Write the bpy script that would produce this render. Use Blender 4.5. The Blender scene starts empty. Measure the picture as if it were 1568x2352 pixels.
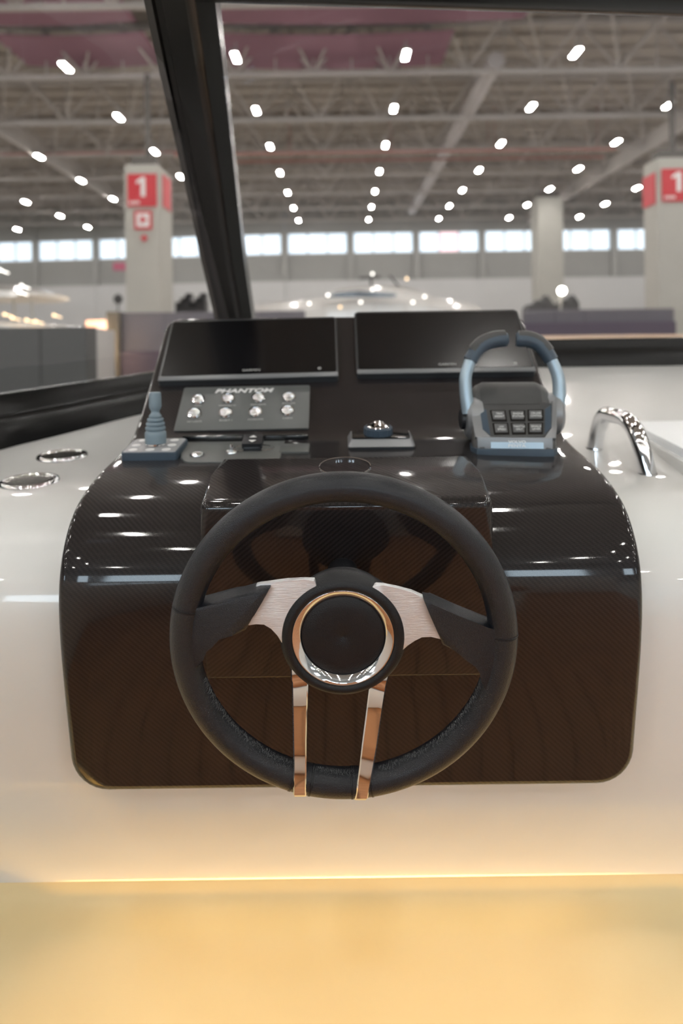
import bpy, bmesh, math, random
from math import sin, cos, pi, radians, sqrt
from mathutils import Vector, Matrix

random.seed(7)
SC = bpy.context.scene
COL = SC.collection

# ------------------------------------------------------------------ camera
F = 1600.0                 # focal length in photo pixels (frame 1568 x 2352)
CX, CY = 786.0, 770.0      # where the optical axis meets the photo
RHO = 0.013                # small clockwise roll of the camera
cam_d = bpy.data.cameras.new('camera')
cam = bpy.data.objects.new('camera', cam_d)
COL.objects.link(cam)
cam_d.sensor_fit = 'VERTICAL'
cam_d.sensor_height = 36.0
cam_d.sensor_width = 24.0
cam_d.lens = F / 2352 * 36.0
cam_d.shift_x = (784 - CX) / 2352
cam_d.shift_y = -(1176 - CY) / 2352
cam_d.clip_start = 0.02
cam_d.clip_end = 400
R_ = Vector((cos(RHO), 0, -sin(RHO))); U_ = Vector((sin(RHO), 0, cos(RHO))); B_ = Vector((0, -1, 0))
cam.matrix_world = Matrix(((R_.x, U_.x, B_.x, 0), (R_.y, U_.y, B_.y, 0), (R_.z, U_.z, B_.z, 0), (0, 0, 0, 1)))
cam_d.dof.use_dof = True
cam_d.dof.focus_distance = 0.79
cam_d.dof.aperture_fstop = 3.4
SC.camera = cam

# ------------------------------------------------------------------ light
SC.view_settings.view_transform = 'Standard'
SC.view_settings.look = 'None'
SC.view_settings.gamma = 1.0
SC.view_settings.exposure = 0.22
SC.view_settings.use_curve_mapping = False
W = bpy.data.worlds.new('world'); SC.world = W
W.use_nodes = True
W.node_tree.nodes['Background'].inputs[0].default_value = (0.75, 0.85, 1.0, 1)
W.node_tree.nodes['Background'].inputs[1].default_value = 0.6
cy = SC.cycles
cy.use_denoising = True
cy.caustics_reflective = False
cy.caustics_refractive = False
cy.max_bounces = 7
cy.diffuse_bounces = 3
cy.glossy_bounces = 4
cy.transmission_bounces = 4
cy.transparent_max_bounces = 8
cy.sample_clamp_indirect = 6.0
cy.use_light_tree = True

LAMP_E = 200.0       # radiance of the hall lamps
WIN_E = 0.98
BACK_E = 7.0        # radiance of the daylight openings behind the boat        # radiance of the hall's high windows
UNDER_E = 0.20     # watts of the warm strip under the console's bottom edge
WARM_E = 1.05        # watts of the added warm fill before the footwell


def area_light(name, loc, target, sx, sy, power, color):
    d = bpy.data.lights.new(name, 'AREA'); d.shape = 'RECTANGLE'; d.size = sx; d.size_y = sy
    d.energy = power; d.color = color
    o = bpy.data.objects.new(name, d); COL.objects.link(o)
    o.location = loc
    o.rotation_euler = (Vector(target) - Vector(loc)).to_track_quat('-Z', 'Y').to_euler()
    return o


# unseen warm fill added before the kick panel, warming footwell and white face
cl_ = area_light('warm_fill_light', (0.0, 0.56, -1.03), (0, 0.815, -0.935), 2.2, 0.03, WARM_E, (1.0, 0.57, 0.13))
cl_.data.spread = radians(44)
# warm strip recessed under the bottom edge of the console, shining down on the footwell
cu_ = area_light('console_under_light', (0.006, 0.955, -0.628), (0.006, 0.860, -0.90), 0.70, 0.012, UNDER_E, (1.0, 0.58, 0.13))
cu_.data.spread = radians(90)

# ------------------------------------------------------------------ materials
MATS = {}


def srgb(r, g, b):
    f = lambda c: (c / 255) / 12.92 if c / 255 <= 0.04045 else ((c / 255 + 0.055) / 1.055) ** 2.4
    return (f(r), f(g), f(b), 1)


def mat(name, col, rough=0.5, metal=0.0, coat=0.0, coat_rough=0.03, spec=0.5, noise=0.0, nscale=6.0,
        bump=0.0, bscale=100.0, emit=None, estr=0.0, btype='noise', aniso=None):
    if name in MATS:
        return MATS[name]
    m = bpy.data.materials.new(name); m.use_nodes = True
    nt = m.node_tree; N = nt.nodes; L = nt.links
    b = N['Principled BSDF']
    b.inputs['Base Color'].default_value = col
    b.inputs['Roughness'].default_value = rough
    b.inputs['Metallic'].default_value = metal
    b.inputs['Specular IOR Level'].default_value = spec
    b.inputs['Coat Weight'].default_value = coat
    b.inputs['Coat Roughness'].default_value = coat_rough
    tc = N.new('ShaderNodeTexCoord')
    if noise > 0:
        nz = N.new('ShaderNodeTexNoise'); nz.inputs['Scale'].default_value = nscale
        nz.inputs['Detail'].default_value = 4
        L.new(tc.outputs['Object'], nz.inputs['Vector'])
        mx = N.new('ShaderNodeMix'); mx.data_type = 'RGBA'
        mx.inputs[6].default_value = tuple(c * (1 - noise) for c in col[:3]) + (1,)
        mx.inputs[7].default_value = tuple(min(1, c * (1 + noise)) for c in col[:3]) + (1,)
        L.new(nz.outputs['Fac'], mx.inputs[0]); L.new(mx.outputs[2], b.inputs['Base Color'])
    if bump > 0:
        if btype == 'voronoi':
            t = N.new('ShaderNodeTexVoronoi'); out = t.outputs['Distance']
        else:
            t = N.new('ShaderNodeTexNoise'); t.inputs['Detail'].default_value = 2; out = t.outputs['Fac']
        t.inputs['Scale'].default_value = bscale
        if aniso:
            mp = N.new('ShaderNodeMapping'); mp.inputs['Scale'].default_value = aniso
            L.new(tc.outputs['Object'], mp.inputs['Vector']); L.new(mp.outputs['Vector'], t.inputs['Vector'])
        else:
            L.new(tc.outputs['Object'], t.inputs['Vector'])
        bp = N.new('ShaderNodeBump'); bp.inputs['Strength'].default_value = bump
        bp.inputs['Distance'].default_value = 0.001
        L.new(out, bp.inputs['Height']); L.new(bp.outputs['Normal'], b.inputs['Normal'])
    if emit:
        b.inputs['Emission Color'].default_value = emit
        b.inputs['Emission Strength'].default_value = estr
    MATS[name] = m
    return m


def carbon(name, brown=(0.0115, 0.0090, 0.0092)):
    """2x2 twill carbon fibre under a clear gloss coat; UV in metres."""
    m = bpy.data.materials.new(name); m.use_nodes = True
    nt = m.node_tree; N = nt.nodes; L = nt.links
    b = N['Principled BSDF']
    uv = N.new('ShaderNodeUVMap'); uv.uv_map = 'UVMap'
    sep = N.new('ShaderNodeSeparateXYZ'); L.new(uv.outputs['UV'], sep.inputs[0])

    def M(op, a, b_=None):
        n = N.new('ShaderNodeMath'); n.operation = op
        for i, v in enumerate((a, b_)):
            if v is None: continue
            if isinstance(v, (int, float)): n.inputs[i].default_value = v
            else: L.new(v, n.inputs[i])
        return n.outputs[0]
    T = 1 / 0.0019
    u = M('MULTIPLY', M('ADD', sep.outputs[0], 10.0), T); v = M('MULTIPLY', M('ADD', sep.outputs[1], 10.0), T)
    iu = M('FLOOR', u); iv = M('FLOOR', v)
    w = M('LESS_THAN', M('MODULO', M('ADD', iu, iv), 4.0), 2.0)        # warp or weft on top
    fu = M('FRACT', u); fv = M('FRACT', v)
    cu = M('SINE', M('MULTIPLY', fu, pi)); cv = M('SINE', M('MULTIPLY', fv, pi))
    mixf = N.new('ShaderNodeMix'); mixf.data_type = 'FLOAT'
    L.new(w, mixf.inputs[0]); L.new(cu, mixf.inputs[2]); L.new(cv, mixf.inputs[3])
    ramp = N.new('ShaderNodeMix'); ramp.data_type = 'RGBA'
    ramp.inputs[6].default_value = tuple(c * 0.35 for c in brown) + (1,)
    ramp.inputs[7].default_value = tuple(c * 2.1 for c in brown) + (1,)
    L.new(M('MULTIPLY', mixf.outputs[0], M('ADD', M('MULTIPLY', w, 0.55), 0.45)), ramp.inputs[0])
    L.new(ramp.outputs[2], b.inputs['Base Color'])
    bp = N.new('ShaderNodeBump'); bp.inputs['Strength'].default_value = 0.25; bp.inputs['Distance'].default_value = 0.0003
    L.new(mixf.outputs[0], bp.inputs['Height']); L.new(bp.outputs['Normal'], b.inputs['Normal'])
    b.inputs['Roughness'].default_value = 0.36
    b.inputs['Specular IOR Level'].default_value = 0.10
    b.inputs['Coat Weight'].default_value = 1.0
    b.inputs['Coat Roughness'].default_value = 0.05
    b.inputs['Coat IOR'].default_value = 1.5
    return m


def glassy(name, tint=(0.86, 0.86, 0.86, 1), gloss=0.06):
    m = bpy.data.materials.new(name); m.use_nodes = True
    nt = m.node_tree; N = nt.nodes; L = nt.links
    N.remove(N['Principled BSDF'])
    out = N['Material Output']
    tr = N.new('ShaderNodeBsdfTransparent'); tr.inputs[0].default_value = tint
    gl = N.new('ShaderNodeBsdfGlossy'); gl.inputs['Roughness'].default_value = 0.02
    gl.inputs['Color'].default_value = (0.9, 0.85, 0.9, 1)
    lw = N.new('ShaderNodeLayerWeight'); lw.inputs['Blend'].default_value = 0.15
    mu = N.new('ShaderNodeMath'); mu.operation = 'MULTIPLY_ADD'; mu.inputs[1].default_value = 0.5; mu.inputs[2].default_value = gloss
    mu.use_clamp = True
    L.new(lw.outputs['Fresnel'], mu.inputs[0])
    mx = N.new('ShaderNodeMixShader')
    L.new(mu.outputs[0], mx.inputs[0]); L.new(tr.outputs[0], mx.inputs[1]); L.new(gl.outputs[0], mx.inputs[2])
    L.new(mx.outputs[0], out.inputs['Surface'])
    return m


M_CARBON = carbon('carbon_fibre')
M_GEL = mat('white_gelcoat', (0.81, 0.81, 0.79, 1), 0.28, coat=1.0, coat_rough=0.03, noise=0.015, nscale=3)
M_LEATHER = mat('black_leather', (0.0065, 0.0080, 0.0125, 1), 0.33, spec=0.38, coat=0.30, coat_rough=0.28, bump=0.6, bscale=1150, btype='voronoi', noise=0.2, nscale=40)
M_LEATHER2 = mat('black_hub_leather', (0.0070, 0.0075, 0.0095, 1), 0.42, spec=0.4, bump=0.3, bscale=1100, btype='voronoi', noise=0.2, nscale=60)
M_CHROME = mat('chrome', (0.86, 0.86, 0.88, 1), 0.04, 1.0, noise=0.02, nscale=30)
M_BRUSH = mat('brushed_aluminium', (0.84, 0.85, 0.87, 1), 0.40, 1.0, bump=0.5, bscale=60, aniso=(1.2, 40, 40), noise=0.03, nscale=50)
M_BLACKP = mat('black_plastic', (0.013, 0.014, 0.017, 1), 0.38, noise=0.15, nscale=30)
M_GLOSSB = mat('gloss_black', (0.004, 0.004, 0.005, 1), 0.08, coat=1.0, coat_rough=0.06, noise=0.1, nscale=20)
M_SCREEN = mat('screen_glass', (0.003, 0.003, 0.004, 1), 0.16, spec=0.6, noise=0.1, nscale=10)
M_FRAME = mat('black_frame_paint', (0.006, 0.006, 0.006, 1), 0.27, spec=0.3, noise=0.15, nscale=12)
M_GREYP = mat('grey_switch_plate', (0.105, 0.110, 0.106, 1), 0.42, coat=0.0, noise=0.04, nscale=20)
M_JOY = mat('blue_grey_rubber', (0.20, 0.26, 0.30, 1), 0.55, noise=0.05, nscale=40)
M_JOYB = mat('grey_joystick_plate', (0.36, 0.37, 0.38, 1), 0.28, coat=0.6, noise=0.04, nscale=30)
M_SILV = mat('silver_paint', (0.27, 0.275, 0.285, 1), 0.40, 0.5, noise=0.04, nscale=40)
M_SILVL = mat('light_silver_paint', (0.40, 0.50, 0.58, 1), 0.36, 0.5, noise=0.04, nscale=40)
M_CHAR = mat('charcoal_plastic', (0.050, 0.050, 0.050, 1), 0.42, noise=0.1, nscale=60, bump=0.15, bscale=1500)
M_SLATE = mat('slate_blue_plastic', (0.045, 0.068, 0.095, 1), 0.38, noise=0.1, nscale=60)
M_WTEXT = mat('white_print', (0.75, 0.75, 0.74, 1), 0.5, noise=0.02, nscale=50)
M_GTEXT = mat('grey_print', (0.42, 0.42, 0.41, 1), 0.5, noise=0.02, nscale=50)
M_THREAD = mat('grey_thread', (0.11, 0.115, 0.12, 1), 0.8, noise=0.2, nscale=400)
M_GLASS = glassy('windscreen_glass', (0.90, 0.885, 0.895, 1), 0.035)
M_CLEAR = glassy('clear_cover', (0.93, 0.93, 0.93, 1), 0.05)
M_STEEL = mat('polished_steel', (0.70, 0.70, 0.68, 1), 0.16, 1.0, noise=0.05, nscale=40)
M_TEAK = mat('teak', (0.46, 0.20, 0.08, 1), 0.45, noise=0.35, nscale=14, bump=0.2, bscale=60, aniso=(1, 12, 12))
M_CAULK = mat('black_caulk', (0.01, 0.01, 0.01, 1), 0.6, noise=0.1)
M_TAN = mat('tan_leather', (0.40, 0.17, 0.07, 1), 0.5, noise=0.1, nscale=30, bump=0.3, bscale=500, btype='voronoi')
M_CREAM = mat('warm_tinted_cream', (0.80, 0.66, 0.38, 1), 0.5, coat=0.12, coat_rough=0.3, noise=0.02, nscale=5)  # cream base yellowed so its colour carries some of the warm light
M_CONC = mat('painted_concrete', (0.46, 0.45, 0.41, 1), 0.8, noise=0.06, nscale=1.2)
M_WALLP = mat('wall_cladding', (0.36, 0.36, 0.345, 1), 0.7, noise=0.08, nscale=0.5)
M_WALLW = mat('pale_wall_band', (0.62, 0.62, 0.62, 1), 0.8, noise=0.04, nscale=0.4)
M_ROOF = mat('roof_deck', (0.42, 0.38, 0.34, 1), 0.8, noise=0.3, nscale=0.6)
M_TRUSS = mat('truss_steel', (0.48, 0.45, 0.43, 1), 0.6, noise=0.1, nscale=1)
M_DUCT = mat('duct_metal', (0.46, 0.43, 0.43, 1), 0.5, noise=0.1, nscale=1)
M_RPIPE = mat('red_pipe', (0.40, 0.20, 0.17, 1), 0.5, noise=0.1, nscale=1)
M_MAUVE = mat('mauve_reflection', (0.28, 0.15, 0.20, 1), 0.9, noise=0.15, nscale=0.4)  # mauve colour in place of magenta reflections in the windscreen
M_CARPET = mat('hall_floor', (0.52, 0.48, 0.43, 1), 0.6, noise=0.2, nscale=0.5)
M_RED = mat('red_sign', (0.62, 0.035, 0.05, 1), 0.5, noise=0.04, nscale=1)
M_SIGNW = mat('sign_white', (0.85, 0.83, 0.83, 1), 0.5, noise=0.02, nscale=2)
M_PART1 = mat('grey_partition', (0.155, 0.145, 0.165, 1), 0.8, noise=0.08, nscale=0.6)
M_PART2 = mat('dark_grey_partition', (0.085, 0.088, 0.088, 1), 0.8, noise=0.08, nscale=0.6)
M_PART3 = mat('mauve_partition', (0.11, 0.09, 0.12, 1), 0.8, noise=0.08, nscale=0.6)
M_YACHT = mat('yacht_white', (0.74, 0.73, 0.70, 1), 0.2, coat=0.8, noise=0.02, nscale=1)
M_YGLASS = mat('yacht_dark_glass', (0.03, 0.03, 0.03, 1), 0.1, noise=0.1, nscale=1)
M_WOODF = mat('pale_wood', (0.55, 0.36, 0.22, 1), 0.5, noise=0.15, nscale=2)
M_DARKG = mat('dark_goods', (0.06, 0.06, 0.06, 1), 0.7, noise=0.3, nscale=2)
M_LAMP = mat('lamp_lens', (1, 1, 1, 1), 0.5, emit=(1.0, 0.98, 0.92, 1), estr=LAMP_E)
M_HOUS = mat('lamp_housing', (0.35, 0.35, 0.34, 1), 0.5, noise=0.05)
M_WINE = mat('daylight_pane', (0.8, 0.9, 1, 1), 0.3, emit=(0.74, 0.89, 1.0, 1), estr=WIN_E)
M_WINP = mat('pink_daylight_pane', (1, 0.8, 0.85, 1), 0.3, emit=(1.0, 0.74, 0.80, 1), estr=WIN_E)
M_WINB = mat('daylight_opening', (0.8, 0.9, 1, 1), 0.3, emit=(0.70, 0.87, 1.0, 1), estr=BACK_E)
M_WINF = mat('window_frame_grey', (0.45, 0.46, 0.47, 1), 0.5, noise=0.05)
M_WARML = mat('warm_lamp_glow', (1, 0.8, 0.5, 1), 0.5, emit=(1.0, 0.72, 0.42, 1), estr=2.6)
M_COOLL = mat('small_lamp_glow', (1, 1, 1, 1), 0.5, emit=(1.0, 0.96, 0.85, 1), estr=25.0)
M_WARMWALL = mat('warm_booth_wall', (0.66, 0.42, 0.34, 1), 0.7, noise=0.1, nscale=1)

# ------------------------------------------------------------------ helpers
ORG = {}


def ray(px, py):
    """Direction per metre of depth through a point of the photo."""
    a = (px - CX) / F; b = -(py - CY) / F
    return Vector((a + b * RHO, 1.0, b - a * RHO))


def at(px, py, y):
    return ray(px, py) * y


def at_z(px, py, z):
    d = ray(px, py); return d * (z / d.z)


def on_plane(px, py, o, n):
    d = ray(px, py); return d * (o.dot(n) / d.dot(n))


def props(o, label=None, cat=None, group=None, kind=None):
    if label: o['label'] = label
    if cat: o['category'] = cat
    if group: o['group'] = group
    if kind: o['kind'] = kind
    return o


def thing(name, label, cat, loc=(0, 0, 0), group=None, kind=None):
    o = bpy.data.objects.new(name, None); COL.objects.link(o); o.location = loc
    o.empty_display_size = 0.05
    ORG[o.name] = Vector(loc)
    return props(o, label, cat, group, kind)


def mk(name, bm, m, parent=None, label=None, smooth=35, kind=None, local=False, recalc=True):
    """Links a bmesh (world coordinates unless local) as one object."""
    if parent is not None:
        org = ORG[parent.name]
    else:
        org = Vector((0, 0, 0))
    if not local and org.length > 0:
        bmesh.ops.translate(bm, verts=bm.verts, vec=-org)
    if recalc:
        bmesh.ops.recalc_face_normals(bm, faces=bm.faces)
    me = bpy.data.meshes.new(name); bm.to_mesh(me); bm.free()
    if m: me.materials.append(m)
    if smooth:
        me.polygons.foreach_set('use_smooth', [True] * len(me.polygons))
        me.set_sharp_from_angle(angle=radians(smooth))
    o = bpy.data.objects.new(name, me); COL.objects.link(o)
    if parent is not None:
        o.parent = parent
    ORG[o.name] = org
    if label: o['label'] = label
    if kind: o['kind'] = kind
    return o


def solo(name, bm, m, label, cat, group=None, kind=None, smooth=35, recalc=True):
    """A thing that is one mesh; its origin is moved to its base."""
    lo = Vector((min(v.co.x for v in bm.verts), min(v.co.y for v in bm.verts), min(v.co.z for v in bm.verts)))
    hi = Vector((max(v.co.x for v in bm.verts), max(v.co.y for v in bm.verts), max(v.co.z for v in bm.verts)))
    b = Vector(((lo.x + hi.x) / 2, (lo.y + hi.y) / 2, lo.z))
    bmesh.ops.translate(bm, verts=bm.verts, vec=-b)
    o = mk(name, bm, m, smooth=smooth, recalc=recalc); o.location = b
    return props(o, label, cat, group, kind)


def frame(o, ex, ey, ez):
    return Matrix(((ex.x, ey.x, ez.x, o.x), (ex.y, ey.y, ez.y, o.y), (ex.z, ey.z, ez.z, o.z), (0, 0, 0, 1)))


def T(x, y, z): return Matrix.Translation((x, y, z))


I4 = Matrix.Identity(4)


def box(bm, M, x0, x1, y0, y1, z0, z1, bev=0.0, seg=2):
    vs = [bm.verts.new(M @ Vector(p)) for p in ((x0, y0, z0), (x1, y0, z0), (x1, y1, z0), (x0, y1, z0),
                                               (x0, y0, z1), (x1, y0, z1), (x1, y1, z1), (x0, y1, z1))]
    fs = [bm.faces.new([vs[i] for i in q]) for q in ((0, 3, 2, 1), (4, 5, 6, 7), (0, 1, 5, 4), (1, 2, 6, 5), (2, 3, 7, 6), (3, 0, 4, 7))]
    if bev > 0:
        es = list({e for f in fs for e in f.edges})
        bmesh.ops.bevel(bm, geom=es, offset=bev, segments=seg, profile=0.5, affect='EDGES')
    return bm


def prism(bm, M, pts, z0, z1, bev=0.0, seg=2, both=False):
    lo = [bm.verts.new(M @ Vector((x, y, z0))) for x, y in pts]
    hi = [bm.verts.new(M @ Vector((x, y, z1))) for x, y in pts]
    n = len(pts)
    f0 = bm.faces.new(lo[::-1]); f1 = bm.faces.new(hi)
    for i in range(n):
        bm.faces.new((lo[i], lo[(i + 1) % n], hi[(i + 1) % n], hi[i]))
    if bev > 0:
        es = list(f1.edges) + (list(f0.edges) if both else [])
        bmesh.ops.bevel(bm, geom=es, offset=bev, segments=seg, profile=0.5, affect='EDGES', clamp_overlap=True)
    return bm


def lathe(bm, M, prof, n=48, close=False):
    rings = []
    for r, z in prof:
        if r < 1e-6:
            rings.append([bm.verts.new(M @ Vector((0, 0, z)))])
        else:
            rings.append([bm.verts.new(M @ Vector((r * cos(2 * pi * i / n), r * sin(2 * pi * i / n), z))) for i in range(n)])
    seq = list(zip(rings, rings[1:])) + ([(rings[-1], rings[0])] if close else [])
    for a, b in seq:
        for i in range(n):
            j = (i + 1) % n
            if len(a) == 1 and len(b) == 1: continue
            if len(a) == 1: bm.faces.new((a[0], b[j], b[i]))
            elif len(b) == 1: bm.faces.new((a[i], a[j], b[0]))
            else: bm.faces.new((a[i], a[j], b[j], b[i]))
    return bm


def tube(bm, pts, rad, n=12, caps=True, closed=False, flat=1.0, up=None):
    """Sweeps an ellipse (rad x rad*flat) along points."""
    pts = [Vector(p) for p in pts]; k = len(pts)
    rad = [rad] * k if isinstance(rad, (int, float)) else rad
    rings = []; nrm = None
    for i, p in enumerate(pts):
        if closed: t = (pts[(i + 1) % k] - pts[i - 1]).normalized()
        else: t = (pts[min(i + 1, k - 1)] - pts[max(i - 1, 0)]).normalized()
        if up is not None:
            nrm = (up - t * up.dot(t)).normalized()
        elif nrm is None:
            a = Vector((0, 0, 1)) if abs(t.z) < 0.9 else Vector((1, 0, 0))
            nrm = (a - t * a.dot(t)).normalized()
        else:
            nrm = (nrm - t * nrm.dot(t)).normalized()
        bn = t.cross(nrm)
        rings.append([bm.verts.new(p + nrm * (rad[i] * cos(2 * pi * j / n)) + bn * (rad[i] * flat * sin(2 * pi * j / n))) for j in range(n)])
    for i in range(k if closed else k - 1):
        a, b = rings[i], rings[(i + 1) % k]
        for j in range(n):
            bm.faces.new((a[j], a[(j + 1) % n], b[(j + 1) % n], b[j]))
    if caps and not closed:
        bm.faces.new(rings[0][::-1]); bm.faces.new(rings[-1])
    return bm


def bar(bm, a, b, w, h=None):
    """A square bar between two points."""
    a = Vector(a); b = Vector(b); h = h or w
    t = (b - a).normalized(); s = Vector((0, 0, 1)) if abs(t.z) < 0.95 else Vector((0, 1, 0))
    x = t.cross(s).normalized(); y = x.cross(t)
    M = frame(a, x, y, t)
    return box(bm, M, -w / 2, w / 2, -h / 2, h / 2, 0, (b - a).length)


def smooth_path(pts, sub=6):
    pts = [Vector(p) for p in pts]; out = []
    P = [pts[0] * 2 - pts[1]] + pts + [pts[-1] * 2 - pts[-2]]
    for i in range(1, len(P) - 2):
        p0, p1, p2, p3 = P[i - 1:i + 3]
        for k in range(sub):
            t = k / sub
            out.append(0.5 * ((2 * p1) + (p2 - p0) * t + (2 * p0 - 5 * p1 + 4 * p2 - p3) * t * t + (3 * p1 - p0 - 3 * p2 + p3) * t ** 3))
    out.append(pts[-1]); return out


def rrect(x0, x1, y0, y1, r, n=5):
    out = []
    for cx, cyy, a in ((x1 - r, y0 + r, -90), (x1 - r, y1 - r, 0), (x0 + r, y1 - r, 90), (x0 + r, y0 + r, 180)):
        for i in range(n + 1):
            t = radians(a + 90 * i / n); out.append((cx + r * cos(t), cyy + r * sin(t)))
    return out


def text_mesh(body, size, M, m, parent, name='lettering', width=None, shear=0.0, thick=0.0002, bold=0.0, label=None, height=None):
    cu = bpy.data.curves.new('t', 'FONT'); cu.body = body; cu.size = size; cu.align_x = 'CENTER'; cu.align_y = 'CENTER'
    cu.extrude = thick; cu.shear = shear; cu.resolution_u = 3; cu.offset = bold
    o = bpy.data.objects.new('t', cu)
    me = bpy.data.meshes.new_from_object(o)
    bpy.data.objects.remove(o); bpy.data.curves.remove(cu)
    bm = bmesh.new(); bm.from_mesh(me); bpy.data.meshes.remove(me)
    if bm.verts:
        xs = [v.co.x for v in bm.verts]; ys = [v.co.y for v in bm.verts]
        kx = width / (max(xs) - min(xs)) if width else 1.0
        ky = height / (max(ys) - min(ys)) if height else 1.0
        cx = (max(xs) + min(xs)) / 2; cyy = (max(ys) + min(ys)) / 2
        for v in bm.verts:
            v.co = M @ Vector(((v.co.x - cx) * kx, (v.co.y - cyy) * ky, v.co.z))
    return mk(name, bm, m, parent, smooth=0, label=label)


# ================================================================== THE HALL
FLOOR_Z = -4.0
XL, XR, YF, YB = -46.0, 44.0, 63.6, -42.0
CEIL = 12.4


def bend(x):
    """The hall's left part runs back at a slight angle."""
    return 0.12 * max(0.0, -(x + 4.0))


bm = bmesh.new(); box(bm, I4, XL - 1, XR + 1, YB - 1, YF + 7, FLOOR_Z - 0.3, FLOOR_Z)
props(mk('floor', bm, M_CARPET, smooth=0), 'brown grey floor of the exhibition hall', kind='structure')

# ceiling: roof deck of separate corrugated strips
ceil = thing('ceiling', 'grey brown corrugated roof deck of the exhibition hall', None, (0, 0, CEIL), kind='structure')
bm = bmesh.new(); box(bm, I4, XL - 1, XR + 1, YB - 1, YF + 7, CEIL + 0.15, CEIL + 0.4)
mk('roof_deck', bm, M_ROOF, ceil, smooth=0)
bm = bmesh.new()
y = YB
while y < YF + 6:
    box(bm, I4, XL, XR, y, y + 0.35, CEIL, CEIL + 0.16); y += 1.45
mk('corrugation', bm, M_ROOF, ceil, smooth=0, kind='stuff')

# far wall (two straight runs), made of bays
wallf = thing('wall_far', 'far hall wall of grey cladding bays above a pale band', None, (0, YF, FLOOR_Z), kind='structure')
BAY = 6.0
BX0 = (656 - CX) / F * YF
bays = []
for k in range(-7, 8):
    bays.append((BX0 + BAY * k, BX0 + BAY * (k + 1)))


def wy(x): return YF + bend(x)


for (a, b) in bays:
    M = frame(Vector((a, wy(a), 0)), (Vector((b, wy(b), 0)) - Vector((a, wy(a), 0))).normalized(), Vector((0, 1, 0)), Vector((0, 0, 1)))
    for (z0, z1) in ((5.05, 5.55), (5.6, 6.2), (6.25, 6.85), (6.9, 7.42)):
        bm = bmesh.new(); box(bm, M, 0.1, BAY - 0.1, 0, 0.2, z0, z1)
        mk('cladding_panel', bm, M_WALLP, wallf, smooth=0)
    bm = bmesh.new(); box(bm, M, 0.0, BAY, 0.1, 0.3, 5.0, 7.47); box(bm, M, 0, BAY, 0.0, 0.3, 9.36, CEIL)
    mk('bay_backing', bm, M_WALLP, wallf, smooth=0)
    bm = bmesh.new(); box(bm, M, 0.0, BAY, -0.3, 0.3, FLOOR_Z, 5.0)
    mk('pale_band', bm, M_WALLW, wallf, smooth=0, label='pale lower band of the hall wall')
    bm = bmesh.new(); box(bm, M, -0.28, 0.28, -0.35, 0.2, 5.0, 9.6)
    mk('bay_post', bm, M_WALLP, wallf, smooth=0)
for wn, (a, b) in enumerate(bays, 1):
    ex = (Vector((b, wy(b), 0)) - Vector((a, wy(a), 0))).normalized()
    M = frame(Vector((a, wy(a), 0)), ex, Vector((0, 1, 0)), Vector((0, 0, 1)))
    w = thing('window_%d' % wn, None, None, M @ Vector((3, 0, 7.47)), kind='structure')
    for p in range(3):
        bm = bmesh.new(); x0 = 0.28 + p * 1.815
        box(bm, M, x0 + 0.03, x0 + 1.785, 0.12, 0.16, 7.52, 9.32)
        pink = (wn == 10 and p == 1)
        mk('pane', bm, M_WINP if pink else M_WINE, w, smooth=0, label='pinkish window pane' if pink else None)
    bm = bmesh.new()
    for p in range(4):
        x0 = 0.28 + p * 1.815
        box(bm, M, x0 - 0.06, x0 + 0.06, 0.06, 0.2, 7.47, 9.37)
    box(bm, M, 0.2, BAY - 0.2, 0.06, 0.2, 7.44, 7.52); box(bm, M, 0.2, BAY - 0.2, 0.06, 0.2, 9.32, 9.4)
    mk('window_frame', bm, M_WINF, w, smooth=0)

# other walls
bm = bmesh.new(); box(bm, I4, XL - 0.3, XL, YB, YF + 6, FLOOR_Z, CEIL)
props(mk('wall_left', bm, M_WALLP, smooth=0), 'grey left side wall of the hall', kind='structure')
bm = bmesh.new(); box(bm, I4, XR, XR + 0.3, YB, YF + 1, FLOOR_Z, CEIL)
props(mk('wall_right', bm, M_WALLP, smooth=0), 'grey right side wall of the hall', kind='structure')
bm = bmesh.new(); box(bm, I4, XL, XR, YB - 0.3, YB, FLOOR_Z, CEIL)
props(mk('wall_back', bm, M_WALLW, smooth=0), 'pale wall of the hall behind the boat', kind='structure')
wb = thing('window_30', None, None, (0, YB + 0.1, 2.0), kind='structure')
for k in (-6, -5, -3, -2, 0, 1, 2, 4, 6):
    bm = bmesh.new(); box(bm, I4, k * 6 - 2.3, k * 6 + 2.3, YB + 0.02, YB + 0.1, 1.6, 7.2)
    mk('pane', bm, M_WINB, wb, smooth=0)

# ------------------------------------------------------------------ roof trusses
LAMP_Z = 9.8
LROWS = [F * LAMP_Z / (640 * (1 - 0)) ]
LY = [1.0 / (0.0015625 + 0.00037 * k) for k in range(7)]
ROWY = [F * LAMP_Z * (0.0015625 + 0.00037 * k) for k in range(-9, 7)]
COLX = [2.36 + 5.98 * j for j in range(-6, 6)]


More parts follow.
